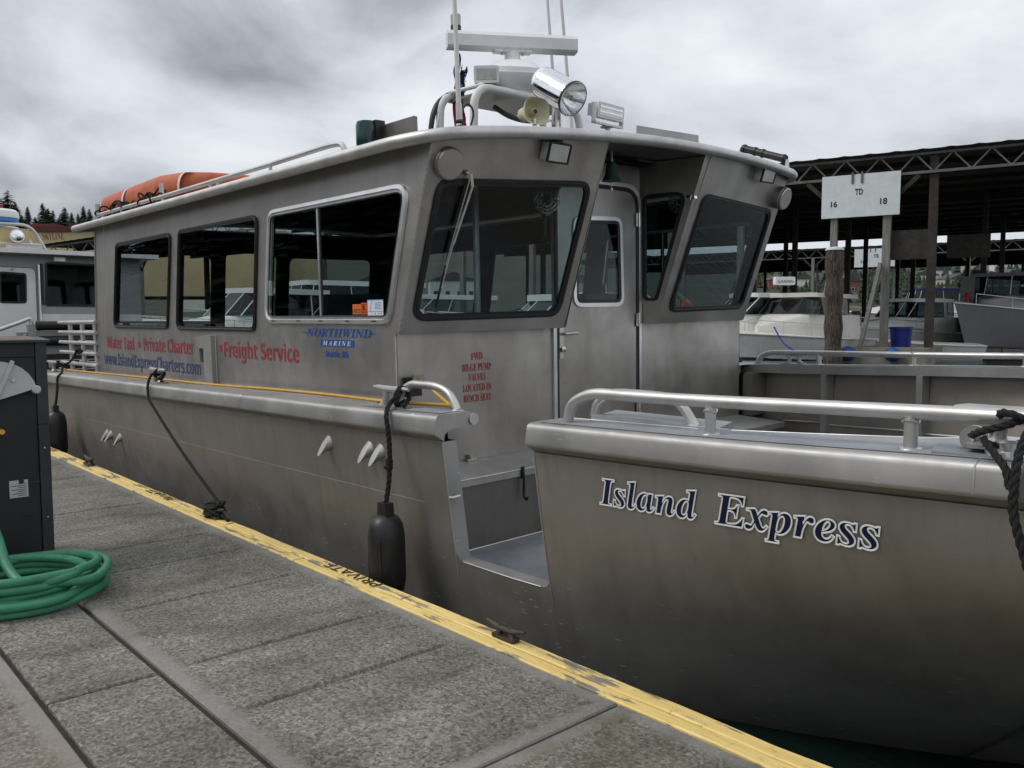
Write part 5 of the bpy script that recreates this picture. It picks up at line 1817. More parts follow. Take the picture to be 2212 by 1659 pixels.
# quarter-round hose saddle plate
fan_p = [(1.375, 1.20)] + [(1.08 + .275 * cos(a), 1.175 + .20 * sin(a)) for a in [pi * .02 + pi * .96 * k / 16 for k in range(17)]] + [(.785, 1.145), (1.07, 1.115)]
fan_p = [(1.365, 1.168), (1.350, 1.215), (1.325, 1.258), (1.285, 1.298), (1.235, 1.327), (1.18, 1.340), (1.12, 1.348), (1.05, 1.348), (.95, 1.33), (.88, 1.28), (.85, 1.15), (1.07, 1.095), (1.12, 1.095)]
sdl = cb(MB().prism(fan_p, lambda a, b, t_: (t_, a, b), -6.044, -5.985), 'hose_saddle', 'dirty_white')
cb(MB().bar((-5.975, 1.13, 1.10), (-5.975, 1.235, 1.345), .022, .018, Vector((1, 0, 0))), 'rib', 'dirty_white', sdl)
cb(MB().lathe([(.032, -.01), (.032, .03), (.024, .036)], (-5.99, 1.115, 1.105), (1, 0, 0), 16), 'knob', 'white_paint', sdl)
cb(MB().lathe([(.026, -.01), (.026, .025), (.018, .03)], (-5.99, 1.360, 1.160), (1, 0, 0), 16), 'knob', 'dirty_white', sdl)
for y_, z_ in ((1.045, 1.275), (1.235, 1.225)):
    cb(MB().lathe([(.014, 0), (.012, .012)], (-5.985, y_, z_), (1, 0, 0), 6), 'bolt', 'stainless', sdl)
lab = cb(MB().box(-6.045, -6.043, 1.200, 1.305, .475, .585), 'rating_label', 'dirty_white')
for k in range(7):
    cb(MB().box(-6.0428, -6.0422, 1.212 if k % 2 else 1.248, 1.296, .485 + .0125 * k, .489 + .0125 * k), 'print', 'black_letter', lab)
cb(MB().lathe([(.016, 0), (.016, .0004)], (-6.0428, 1.268, .576), (1, 0, 0), 10), 'print', 'black_letter', lab)
cb(MB().tube([(-6.05, 1.16, .905), (-5.99, 1.165, .905)], .016, 10), 'lever', 'cord_yellow')
for y_, z_ in ((1.405, .78), (1.408, .33)):
    cb(MB().lathe([(.007, 0), (.006, .006)], (-6.030, y_, z_), (1, 0, 0), 8), 'screw', 'stainless')
for y_, z_ in ((1.385, .56), (1.33, .36)):
    cb(MB().box(-6.045, -6.036, y_ - .06, y_ - .012, z_, z_ + .008), 'hinge', 'steel_edge')

# green hose coil
hm = MB()
rh = random.Random(21)
cx0, cy0 = -5.46, 1.13
pts = []
turns = [(.405, .028), (.43, .030), (.375, .045), (.42, .080), (.385, .085), (.36, .10), (.41, .130), (.335, .125), (.395, .168)]
ph = .6
for i, (r_, z_) in enumerate(turns):
    ex, ey = rh.uniform(-.035, .035), rh.uniform(-.03, .03)
    tl = rh.uniform(-.035, .035)
    for k in range(16):
        a = ph + 2 * pi * k / 16
        w = k / 16
        r2, z2 = turns[min(i + 1, len(turns) - 1)]
        rr_ = r_ + (r2 - r_) * w
        pts.append((cx0 + ex + cos(a) * rr_ * 1.0, cy0 + ey + sin(a) * rr_ * 1.05, max(.026, z_ + (z2 - z_) * w + tl * sin(a * 1.0 + i))))
pts += [(-5.10, 1.33, .19), (-5.06, 1.18, .175), (-5.16, 1.07, .165), (-5.33, 1.03, .23), (-5.45, 1.02, .347), (-5.58, .99, .51), (-5.76, .94, .77), (-5.97, .89, 1.06)]
hm.tube(smooth_path(pts, 3), .0255, 12)
hs = hm.build('hose_coil', 'hose_green')
tag(hs, 'coil of thick green hose lying on the concrete dock', 'hose')


# ================================================================== BACKGROUND
def cruiser(name, label, p, yaw, L, Bm, hull='gel_white', cab='gel_white', style='express', group=None, H=1.15, stripe='stripe_black', top=None, z=WATER_Z, trunk_h=.55, ht=.85, cabf=.36, mull='gel_white'):
    """motor cruiser: bow along +x, p is the waterline point under the stem"""
    rt = empty(name, (p[0], p[1], z), (0, 0, yaw))
    tag(rt, label, 'boat', group)
    bb = lambda m, n, mt, par=rt, s_=30: m.build(n, mt, par, s_)
    N = 14

    def half(s_):
        return Bm / 2 * (1 - max(0, (s_ - .30) / .70) ** 2.1) * (.92 + .08 * min(1, s_ * 3))

    def sheer(s_):
        return H * (1 + .42 * s_ ** 1.6)
    st_ = []
    for i in range(N + 1):
        s_ = i / N
        x = -L + L * s_
        h, zs_ = half(s_), sheer(s_)
        rk = .16 * L * s_ ** 3
        st_.append([(x + rk * .0, 0 if s_ == 1 else 0.0, -.35 + .30 * s_ ** 3), (x + rk * .15, h * (.62 - .5 * s_ ** 3), -.1 + .22 * s_ ** 2), (x + rk * .3, h * (.80 - .55 * s_ ** 3), .18 + .25 * s_ ** 2), (x + rk * .75, h * (.95 - .10 * s_ ** 2), zs_ * .72), (x + rk, h, zs_)])
    m = MB().grid(st_).grid([[(a, -b, c) for a, b, c in r_] for r_ in st_])
    m.f.append(tuple(range(5)))
    m.f.append(tuple((N + 1) * 5 + k for k in range(5)))
    bb(m, 'hull', hull)
    # rub rail, boot stripe
    for sg in (1, -1):
        bb(MB().tube([(r_[4][0], sg * (r_[4][1] + .01), r_[4][2] - .04) for r_ in st_], .04, 6), 'rub_rail', 'gel_white')
        bb(MB().grid([[(r_[2][0] * .6 + r_[1][0] * .4, sg * (r_[2][1] * .6 + r_[1][1] * .4 + .012), r_[2][2] * .6 + r_[1][2] * .4), (r_[2][0], sg * (r_[2][1] + .014), r_[2][2] + .03)] for r_ in st_]), 'boot_stripe', stripe)
    # deck with crowned foredeck trunk
    bb(MB().grid([[(r_[4][0], r_[4][1] * k, r_[4][2] + .10 * (1 - k * k)) for k in (-1, -.6, 0, .6, 1)] for r_ in st_]), 'deck', cab)
    if style == 'none':
        return rt
    x0, x1, x2 = -L * .80, -L * .50, -L * cabf     # aft end of cabin, windshield top, windshield foot
    zd, zw = sheer(.55) + .08, sheer(.55) + trunk_h
    tr = [(-L * .06, .12), (-L * .2, .34), (x2, .55)]
    m = MB()
    rows = []
    for x, w in ((-L * cabf * .25, .25), (-L * cabf * .5, .52), (-L * cabf * .75, .68), (x2 + .05, .78), (x0, .80)):
        h = half((x + L) / L) * w * 1.12
        zz_ = sheer((x + L) / L) + .06
        zt2 = zz_ + (zw - zz_) * min(1.0, (-x / (L * cabf)) ** .8)
        rows.append([(x, -h, zz_ - .1), (x, -h * .94, zt2 - .06), (x, -h * .6, zt2 + .02), (x, h * .6, zt2 + .02), (x, h * .94, zt2 - .06), (x, h, zz_ - .1)])
    m.grid(rows)
    m.f.append(tuple(range(6)))
    bb(m, 'trunk', cab, rt, 70)
    hw = half(.6) * .84
    zc = zw + ht
    # windshield: posts and panes
    yb_ = [-hw, -hw * .42, hw * .42, hw]
    fwd = [0.0, .22, .22, 0.0]
    rakex = L * .10 if style != 'pilot' else L * .02
    wsh = bb(MB(), 'windshield', 'gel_white') if False else empty('windshield')
    wsh.parent = rt
    for i in range(3):
        a, b = Vector((x2 + fwd[i], yb_[i], zw)), Vector((x2 + fwd[i + 1], yb_[i + 1], zw))
        c, d = b + Vector((-rakex, -b.y * .06, ht)), a + Vector((-rakex, -a.y * .06, ht))
        bb(MB().add([a, b, c, d], [(0, 1, 2, 3)]), 'pane', 'glass_boat', wsh)
        bb(MB().tube([a, d], .022, 6), 'mullion', mull, wsh)
        if i == 2:
            bb(MB().tube([b, c], .022, 6), 'mullion', mull, wsh)
    for sg in (-1, 1):
        a, b = Vector((x2, sg * hw, zw)), Vector((x0 + L * .08, sg * hw * 1.02, zw))
        c, d = b + Vector((0, -sg * .08, ht)), a + Vector((-rakex, -sg * hw * .06, ht))
        mid1, mid2 = a.lerp(b, .45), d.lerp(c, .40)
        bb(MB().add([a, mid1, mid2, d], [(0, 1, 2, 3)]), 'pane', 'glass_boat', wsh)
        bb(MB().add([mid1, b, c, mid2], [(0, 1, 2, 3)]), 'pane', 'glass_boat', wsh)
        bb(MB().tube([mid1, mid2], .022, 6), 'mullion', mull, wsh)
        bb(MB().tube([b, c], .035, 6), 'mullion', mull, wsh)
    if top != 'open':
        tp = rquad([(x0 - .3, -hw * 1.06), (x2 - rakex + .28, -hw * .98), (x2 - rakex + .28, hw * .98), (x0 - .3, hw * 1.06)], .3, 3)
        bb(MB().prism(tp, lambda a, b, t_: (a, b, t_ - .05 * (b / hw) ** 2), zc, zc + .20), 'hardtop', top or cab)
    # bow rail and fittings
    for sg in (-1, 1):
        pr_ = [(st_[i][4][0] - .1, sg * st_[i][4][1] * .93, st_[i][4][2] + .55) for i in range(7, N)]
        rl_ = bb(MB().tube(pr_, .018, 5), 'bow_rail', 'stainless')
        for i in range(7, N, 2):
            q = st_[i][4]
            bb(MB().tube([(q[0] - .1, sg * q[1] * .93, q[2]), (q[0] - .1, sg * q[1] * .93, q[2] + .55)], .014, 5), 'stanchion', 'stainless', rl_)
    bb(MB().box(-L * cabf * .72, -L * cabf * .52, -.28, .28, sheer(.8) + trunk_h * .45, sheer(.8) + trunk_h * .55), 'hatch', 'dark_window')
    return rt


glass('glass_boat', (.20, .25, .26))

# ---- the covered moorages
def at_z(u, v, zabs):
    """point on the ray of a pixel at a given height"""
    d_ = at(u, v, 1.0) - CAM
    return CAM + d_ * ((zabs - CAMZ) / d_.z)


def shed(label, A, Bp, depth, ztop, truss_h, bays, posts, base_z, seg=None, back_posts=True):
    """open boat shed: A-Bp is the front eave line on plan"""
    A, Bp = Vector((A.x, A.y, 0)), Vector((Bp.x, Bp.y, 0))
    ex = (Bp - A).normalized()
    ey = Vector((-ex.y, ex.x, 0))
    if ey.dot(FH) < 0:
        ey = -ey
    L = (Bp - A).length
    rt = empty('boat_shed', A)
    tag(rt, label, 'boat shed')
    P = lambda a, b, c: ex * a + ey * b + Vector((0, 0, c))
    pt = lambda m, n, mt, par=rt, s_=30: m.build(n, mt, par, s_)
    # corrugated roof: ribs run front to back
    rows_t, rows_b = [], []
    n = int(L / .28)
    prof = []
    for k in range(n + 1):
        a = L * k / n
        prof.append((a, .035 if k % 4 == 0 else 0.0))
    m = MB()
    slope = lambda b: ztop
    m.grid([[P(a, b, slope(b) + h + .03) for a, h in prof] for b in (-.35, depth)])
    pt(m, 'roof_sheet', 'roof_top_metal', s_=0)
    m = MB()
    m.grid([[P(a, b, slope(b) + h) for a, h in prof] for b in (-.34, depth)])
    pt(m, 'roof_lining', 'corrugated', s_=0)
    for b in [2.5 + 3.0 * k for k in range(int(depth / 3))]:
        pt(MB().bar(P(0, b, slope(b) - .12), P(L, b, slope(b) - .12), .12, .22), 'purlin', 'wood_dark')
    # lattice girder along the front
    gz0, gz1 = ztop - .12, ztop - truss_h
    gr = empty('girder'); gr.parent = rt
    pt(MB().bar(P(0, 0, gz0), P(L, 0, gz0), .16, .10), 'chord', 'truss_steel', gr)
    pt(MB().bar(P(0, 0, gz1), P(L, 0, gz1), .16, .12), 'chord', 'truss_steel', gr)
    w = L / bays
    for k in range(bays):
        pt(MB().bar(P(k * w, 0, gz0), P((k + .5) * w, 0, gz1), .05, .07), 'web_brace', 'truss_steel', gr)
        pt(MB().bar(P((k + .5) * w, 0, gz1), P((k + 1) * w, 0, gz0), .05, .07), 'web_brace', 'truss_steel', gr)
    # second girder part way back
    for b in (depth * .33, depth * .66):
        pt(MB().bar(P(0, b, slope(b) - .25), P(L, b, slope(b) - .25), .2, .35), 'purlin', 'wood_dark')
    for a, b, wd in posts:
        zt_ = (gz1 - .05) if b == 0 else slope(b) - .2
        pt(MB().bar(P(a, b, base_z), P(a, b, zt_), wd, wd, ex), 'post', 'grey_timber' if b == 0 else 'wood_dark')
        if b == 0:
            pt(MB().bar(P(a, b, zt_ - 1.3), P(a + 1.3, b, zt_ - .05), .12, .2), 'knee_brace', 'wood_dark')
            pt(MB().bar(P(a, b, zt_ - 1.3), P(a - 1.3, b, zt_ - .05), .12, .2), 'knee_brace', 'wood_dark')
    return rt, P, A, ex, ey, L


ZE = 9.23
A1, B1 = at_z(450, 477.1, ZE), at_z(2420, 284.7, ZE)
ex1 = (Vector((B1.x - A1.x, B1.y - A1.y, 0))).normalized()


def along(u):
    """distance along the front eave of the near shed where it crosses picture column u"""
    lo, hi = 0.0, (B1 - A1).length
    for _ in range(40):
        mid = (lo + hi) / 2
        q = Vector((A1.x, A1.y, 5)) + ex1 * mid - CAM
        uu = CX + FPX * q.dot(RT) / q.dot(FWD)
        if uu < u: lo = mid
        else: hi = mid
    return lo


posts1 = [(along(1801), 0, .30), (along(1915), 0, .34), (along(2012), .25, .36), (along(1600), 0, .3), (along(2300), 0, .3)]
posts1 += [(along(u), b, .30) for u, b in ((560, 0), (700, 0), (850, 0), (1000, 0), (1150, 0), (1300, 0), (1450, 0), (620, 14), (780, 14), (930, 14), (1080, 14), (700, 27), (1000, 27),(1560, 14), (1700, 14), (2070, 14), (1640, 27), (1790, 27), (2080, 27), (2210, 14), (1640, 42), (1900, 42), (2140, 42), (2260, 27), (1400, 27), (1250, 14))]
shed1, P1, O1, e1x, e1y, L1 = shed('dark open boat shed with lattice girder, the nearer one behind the sign TD', A1, B1, 44, ZE, .95, 38, posts1, -.3)
# heavy cross timbers between the inner posts
for a0, a1, zc_, hh, b_ in ((along(1915), along(2016), 5.05, 1.35, .25), (along(2016), along(2120), 5.25, 1.15, 5.2)):
    MB().bar(P1(a0, b_, zc_), P1(a1, b_, zc_), .2, hh).build('cross_timber', 'wood_dark', shed1)
ZE2 = 10.8
A2, B2 = at_z(1200, 564, ZE2), at_z(2420, 507, ZE2)
L2_ = (B2 - A2).length
posts2 = [(L2_ * q, b, .35) for q, b in ((.05, 0), (.17, 0), (.30, 0), (.42, 0), (.55, 0), (.67, 0), (.80, 0), (.92, 0), (.1, 24), (.35, 24), (.6, 24), (.85, 24))]
shed2, P2, O2, e2x, e2y, L2 = shed('farther dark boat shed seen beneath the near shed roof, behind sign TE', A2, B2, 48, ZE2, 1.15, 36, posts2, -.3)


def sign(label, c0, ex_, ey_, w, h, rows_, thick=.06):
    """board standing on ex_ with lettering rows (text, centre a, baseline b, height)"""
    s_ = empty('moorage_sign', c0)
    tag(s_, label, 'sign', 'moorage number signs')
    nrm = -ey_
    MB().box(0, w, 0, h, 0, thick, lambda a, b, t_: ex_ * a + Vector((0, 0, b)) - nrm * t_).build('board', 'sign_white', s_, 0)
    for tx, a, b, hh, ww in rows_:
        text_obj(tx, 'lettering', 'black_letter', lambda p, q, a=a, b=b, ww=ww: ex_ * (a - ww / 2 + p) + Vector((0, 0, b + q)) + nrm * .008, s_, width=ww, height=hh, offset=.03)
    for a in (w * .40, w * .52):
        MB().box(a - .05, a + .05, h - .42, h + .1, 0, .04, lambda p, b, t_: ex_ * p + Vector((0, 0, b)) + nrm * (.004 + t_)).build('hanger', 'truss_steel', s_, 0)
    return s_


a0, a1 = along(1775.5), along(1943)
cz = lambda v, a: CAMZ + (690 - v) * ((O1 + e1x * a - CAM).dot(FWD)) / FPX
zb = (cz(478, a0) + cz(467, a1)) / 2 + .0
wS = a1 - a0
sgn1 = sign('white board sign lettered TD above 16 and 18 on the near shed', O1 + e1x * a0 - e1y * .30 + Vector((0, 0, zb)), e1x, e1y, wS, 1.98,
            [('TD', wS * .485, 1.03, .27, .36), ('16', wS * .165, .52, .27, .29), ('18', wS * .80, .52, .27, .31)])
c2 = at(1845, 578, 104)
sgn2 = sign('smaller far white sign lettered TE and 16 under the shed roof', Vector((c2.x, c2.y, c2.z)), e2x, e2y, 4.6, 2.2, [('TE', 2.5, 1.1, .40, .6), ('16', 1.0, .5, .40, .5)])

# near shed float, its fittings
def plan_box(name, a0, a1, b0, b1, z0, z1, mat, parent=None, P=P1, O=O1):
    m = MB().box(a0, a1, b0, b1, z0, z1, lambda a, b, c: O + P(a, b, c))
    return m.build(name, mat, parent, 0)


pf = plan_box('mooring_float', along(1752), along(2022), -1.2, 36, -.75, .30, 'float_concrete')
tag(pf, kind='structure')
pf2 = plan_box('mooring_float', along(2060), along(2300) + 4, 6.5, 9.0, -.7, .18, 'wood_dark')
tag(pf2, kind='structure')
for k in range(9):
    a = along(2060) + .6 + 1.15 * k
    plan_box('face_board', a, a + 1.08, 6.42, 6.5, -.28, .12, 'grey_timber', pf2).location = -pf2.location if False else (0, 0, 0)
for ch in list(pf2.children):
    ch.data.transform(Matrix.Translation(-pf2.location))
# sloping fender timbers against the sign posts
for u, du, w_ in ((1902, -26, .30), (1795, -14, .26)):
    a = along(u)
    m = MB().bar(O1 + P1(a + .1, -.42, 4.2), O1 + P1(a + du * .022, -1.05, .30), w_, .16, e1x)
    tag(m.build('fender_timber', 'grey_timber'), 'pale weathered timber leaning against the %s sign post' % ('right TD' if u > 1850 else 'left TD'), 'timber', 'leaning fender timbers')
# blue tub on the float
tp_ = at(1946, 731, 40.5)
tz = .31
m = MB().lathe([(.42, 0), (.44, .02), (.50, .82), (.55, .83), (.55, .93), (.50, .935), (.47, .90), (.41, .06), (.0, .05)], (tp_.x, tp_.y, tz), (0, 0, 1), 26)
tag(m.build('storage_tub', 'tub_blue'), 'big blue plastic tub on the float under the shed', 'tub')
# round blue buoys along the float edge
for u, lb in ((1852, 'left of the two blue mooring buoys against the concrete float'), (1948, 'right of the two blue mooring buoys against the concrete float')):
    q = O1 + P1(along(u), -1.55, -.30)
    m = MB().lathe([(.05, .0), (.25, .06), (.36, .20), (.38, .34), (.30, .50), (.14, .60), (.06, .66)], q, (0, 0, 1), 18)
    tag(m.build('mooring_buoy', 'buoy_blue'), lb, 'buoy', 'blue buoys on the float')

# timber pile in front
pq = at(1800, 760, 21.5)
m = MB()
rp_ = random.Random(9)
pts, rad_ = [], []
ztp = at(1800, 541, 21.5).z
for k in range(22):
    z = -1.2 + (ztp + 1.2) * k / 21
    pts.append((pq.x - .010 * (z), pq.y - .004 * z, z))
    rad_.append(.222 + .018 * sin(k * 1.7) + rp_.uniform(-.006, .006) - .010 * k / 21)
pile = empty('timber_pile', (pq.x, pq.y, WATER_Z))
tag(pile, 'rust stained timber mooring pile with a pale cap, in front of the white cruiser', 'pile')
MB().tube([Vector(p) - pile.location for p in pts], rad_, 20).build('shaft', 'pile_wood', pile)
MB().lathe([(.225, 0), (.225, .03), (.20, .07), (.05, .09)], Vector((pts[-1][0], pts[-1][1], ztp - .015)) - pile.location, (0, 0, 1), 20).build('cap', 'sign_white', pile)
for u, v, D_, rr_, mt, lb in ((1847, 672, 46, .24, 'pile_wood', 'short dark timber pile with pale top beside the near white boats'), (2110, 585, 55, .50, 'stripe_black', 'thick black pile with a white cone cap by the grey trawler'), (1621, 606, 70, .45, 'stripe_black', 'distant dark pile with a white cone cap left of the cruiser')):
    q, tz_ = at(u, 760, D_), at(u, v, D_).z
    e_ = empty('timber_pile', (q.x, q.y, WATER_Z)); tag(e_, lb, 'pile')
    MB().lathe([(rr_, -.3), (rr_ * .97, tz_ - WATER_Z)], (0, 0, 0), (0, 0, 1), 16).build('shaft', mt, e_)
    MB().lathe([(rr_ * 1.08, 0), (.02, rr_ * .9 if mt != 'pile_wood' else .05)], (0, 0, tz_ - WATER_Z), (0, 0, 1), 16).build('cap', 'white_paint', e_)

# ---- boats
def face(p, deg):
    """heading that looks from p to the camera, turned by deg"""
    return atan2(-p.y, -p.x) + radians(deg)


q = at(1612, 790, 36.5)
cr1 = cruiser('motor_cruiser', 'white cruiser with long dark windshield and hardtop, beside the timber pile', q, face(q, -28), 10.5, 3.7, cab='gel_cream', H=1.08, trunk_h=1.05, ht=.80, cabf=.34, mull='stripe_black')
o_ = at(1697, 606, 39.5)
MB().lathe([(.0, 0), (.0, 0)], (0, 0, 0)).v
rd = MB().prism(rquad([(-.5, 0), (.5, 0), (.5, .38), (-.5, .38)], .08), lambda a, b, t_: o_ + RT * a * .9 + Vector((0, 0, b - .2)) + FH * t_, 0, .45)
rd_o = rd.xf(lambda p: cr1.matrix_world.inverted() @ p if False else p)
bpy.context.view_layer.update()
inv = cr1.matrix_world.inverted()
rd_o = rd.xf(lambda p: inv @ p).build('radar_dome', 'white_plastic', cr1)
text_obj('GARMIN', 'lettering', 'stripe_black', lambda a, b: inv @ (o_ + RT * (a - .36) + Vector((0, 0, b - .10)) - FH * .015), rd_o, width=.72, height=.12)
m = MB()
rope(m, smooth_path([at(1672, 706, 36.3), at(1682, 725, 36.2), at(1694, 742, 36.1), at(1712, 755, 36), at(1740, 768, 36)], 6), .035, seg=5)
tag(m.build('blue_line', 'rope_blue'), 'blue rope hanging from the white cruiser bow', 'rope')
specs = [
    ('sport_cruiser', 'small white boat with clear enclosure behind the blue tub', 1968, 775, 49, 12, 8.5, 3.0, dict(H=1.15, style='pilot', trunk_h=.9, ht=.9)),
    ('sport_cruiser', 'white boat with dark rails between the pile and the leaning timber', 1838, 775, 48, 40, 9, 3.2, dict(H=1.2, trunk_h=.8, ht=.9)),
    ('dinghy_tender', 'low open white skiff hull under the sign posts', 1880, 790, 43, 62, 5.5, 2.2, dict(H=.75, style='none')),
    ('canopy_boat', 'white boat with dark red canvas canopy far under the shed', 2045, 768, 54, 35, 10, 3.6, dict(H=1.4, trunk_h=.9, ht=1.0, top='canvas_red')),
    ('motor_yacht', 'tall white motor yacht in daylight beyond the sheds', 1990, 770, 92, 65, 17, 5, dict(H=2.2, style='pilot', trunk_h=1.7, ht=1.3)),
    ('motor_yacht', 'white motor yacht with blue canvas beyond the sheds, left of the leaning timber', 1850, 775, 93, 70, 16, 5, dict(H=2.1, style='pilot', trunk_h=1.6, ht=1.2, top='canvas_blue')),
    ('motor_yacht', 'white yacht at the far right beyond the sheds', 2150, 770, 92, 75, 16, 5, dict(H=2.1, style='pilot', trunk_h=1.6, ht=1.2)),
    ('sport_cruiser', 'white cruiser farthest left under the shed beside our cabin', 1660, 775, 74, 30, 11, 3.6, dict(H=1.4)),
]
for nm, lb, u, v, D_, dg, L_, b_, kw in specs:
    q = at(u, v, D_)
    cruiser(nm, lb, q, face(q, -dg), L_, b_, group=None, **kw)
for i, (nm, lb, u, D_, dg, L_, b_, kw) in enumerate((
        ('sport_cruiser', 'white cruiser seen through the aft cabin window', 300, 30, 60, 9.5, 3.4, dict(H=1.2, trunk_h=.8, ht=.9)),
        ('motor_yacht', 'white yacht glimpsed through the middle side window', 420, 34, 75, 12, 4, dict(H=1.4, trunk_h=.9, ht=1.0, style='pilot')),
        ('sport_cruiser', 'cream boat glimpsed beyond the sliding side window', 560, 32, 50, 9, 3.2, dict(H=1.1, trunk_h=.8, ht=.8, cab='gel_cream')),
        ('sport_cruiser', 'white boat seen through the sliding window forward end', 720, 38, 65, 10, 3.4, dict(H=1.2, trunk_h=.8)),
        ('motor_yacht', 'cream hulled boat seen low through the starboard windshield', 960, 24, 55, 9, 3.2, dict(H=1.25, hull='gel_cream', trunk_h=.5, ht=.7)),
        ('sport_cruiser', 'white boat with dark stripe seen beyond the cabin door', 1120, 34, 40, 9.5, 3.4, dict(H=1.2, trunk_h=.8)),
        ('sport_cruiser', 'white boat seen through the port windshield', 1430, 40, 60, 10, 3.5, dict(H=1.2, trunk_h=.9)))):
    q = at(u, 780, D_)
    cruiser(nm, lb, q, face(q, -dg), L_, b_, **kw)
q = at(2098, 768, 47)
tw = cruiser('trawler', 'grey hulled trawler with square wheelhouse at the right edge under the shed', q, face(q, -24), 14, 4.8, hull='gel_grey', cab='gel_grey', style='pilot', H=2.1, stripe='gel_grey', trunk_h=1.0, ht=1.1, cabf=.22)
# sail masts beyond
for u, v, D_ in ((1868, 575, 120), (1880, 580, 122), (1925, 590, 118), (1760, 600, 130)):
    q, tz_ = at(u, 770, D_), at(u, v - 40, D_).z
    e_ = MB().tube([(q.x, q.y, WATER_Z), (q.x, q.y, tz_)], .10, 6).build('sail_mast', 'white_paint')
    tag(e_, 'thin white sail mast beyond the sheds, %s' % {1868: 'left of the close pair', 1880: 'right of the close pair', 1925: 'behind the leaning timber', 1760: 'left of the timber pile'}[u], 'mast', 'sail masts beyond the sheds')

# electrical pedestal with red extinguisher on the float
q = at(2087, 726, 50)
e_ = empty('dock_pedestal', (q.x, q.y, .2)); tag(e_, 'grey dock pedestal box with a red extinguisher under the shed', 'pedestal')
MB().box(-.35, .35, -.2, .2, 2.0, 3.9).build('case', 'gel_grey', e_, 0)
MB().box(-.14, .14, -.14, .14, -.4, 2.0).build('leg', 'wood_dark', e_, 0)
MB().lathe([(.12, 2.3), (.13, 2.35), (.13, 2.9), (.06, 3.0)], (.1, -.25, 0), (0, 0, 1), 12).build('extinguisher', 'red_item', e_)

# ---- hillside with houses, right
def hz(p):
    return 0


HD = 230
hl = MB()
rows = []
for k in range(9):
    D_ = 230 + 75 * k
    hgt = [-.6, 6.5, 17, 29, 41, 54, 62, 70, 70][k]
    row = []
    for j in range(25):
        u = -700 + 150 * j
        p = at(u, 690, D_)
        row.append((p.x, p.y, hgt * (.80 + .12 * sin(j * .5 + k * .4) + .05 * sin(j * 1.1)) + (0 if k else 0)))
    rows.append(row)
hill = hl.grid(rows).build('hillside', 'hillside', smooth=60, origin=(0, 0, 0))
tag(hill, kind='structure')


def house(u, v, D_, w, d_, h, rh_, wall, roof_, label, yaw=0.0):
    q = at(u, v, D_)
    rt = empty('house', (q.x, q.y, q.z), (0, 0, atan2(RT.y, RT.x) + yaw))
    tag(rt, label, 'house')
    MB().box(-w / 2, w / 2, 0, d_, -4, h).build('wall', wall, rt, 0)
    MB().prism([(-w / 2 - .4, h - .1), (w / 2 + .4, h - .1), (0, h + rh_)], lambda a, b, t_: (a, t_, b), -.4, d_ + .4).build('roof', roof_, rt, 0)
    MB().prism([(-w / 2, h - .1), (w / 2, h - .1), (0, h + rh_ - .25)], lambda a, b, t_: (a, t_, b), -.02, .2).build('gable', wall, rt, 0) if False else None
    n = max(2, int(w / 3))
    for fl_ in range(max(1, int(h / 2.8))):
        for k in range(n):
            a = -w / 2 + w * (k + .5) / n
            z0_ = .8 + 2.8 * fl_
            f_ = MB().box(a - .75, a + .75, -.06, .0, z0_, z0_ + 1.4).build('window', 'white_paint', rt, 0)
            MB().box(a - .65, a + .65, -.10, -.06, z0_ + .1, z0_ + 1.3).build('pane', 'dark_window', f_, 0)
    return rt


WL = ['house_wall_white', 'house_wall_tan', 'house_wall_grey', 'house_wall_brick']
hs_ = [(1690, 625, 170, 13, 3, 'house_wall_brick', 'roof_dark', 'brick red house with dark roof behind the white cruiser'),
       (1738, 622, 185, 10, 2, 'house_wall_white', 'roof_dark', 'small white gabled house just left of the timber pile'),
       (1835, 628, 175, 12, 0, 'house_wall_brick', 'roof_dark', 'low brown house between the timber pile and the leaning timber'),
       (2000, 612, 165, 14, 0, 'house_wall_white', 'roof_dark', 'large white gabled house near the shed posts'),
       (2032, 600, 195, 12, 0, 'house_wall_white', 'roof_dark', 'second white gabled house right of the large one'),
       (2075, 622, 180, 13, 1, 'house_wall_tan', 'roof_dark', 'tan house low on the hill above the red canopy boat'),
       (2118, 585, 240, 13, 1, 'house_wall_tan', 'roof_dark', 'tan house high on the hill left of the black pile'),
       (2140, 615, 200, 15, 2, 'house_wall_grey', 'roof_dark', 'grey house with broad dark roof right of the black pile'),
       (2165, 580, 250, 13, 1, 'house_wall_white', 'roof_dark', 'pale house high on the hill near the right edge'),
       (2195, 608, 210, 14, 1, 'house_wall_grey', 'roof_dark', 'grey house at the right edge above the trawler'),
       (2208, 572, 270, 12, 0, 'house_wall_white', 'roof_dark', 'topmost pale house at the right edge of the hill')]
hs_ += [(u, 640, 120 + 12 * (i % 3), 14, i % 4, WL[i % 3], 'roof_dark', 'shore house glimpsed through the cabin glass, %s' % w) for i, (u, w) in enumerate(((430, 'middle window'), (640, 'sliding window aft half'), (800, 'sliding window forward half'), (980, 'starboard windshield'), (1250, 'door window')))]
for u, v, D_, w, k, wl_, rf_, lb in hs_:
    house(u, v + 4, (385 + (628 - v) * 3.4) if v < 635 else D_ * 2.1, w, 9, 5.2, 2.6, wl_, rf_, lb, yaw=[0, .3, -.25, .15][k])

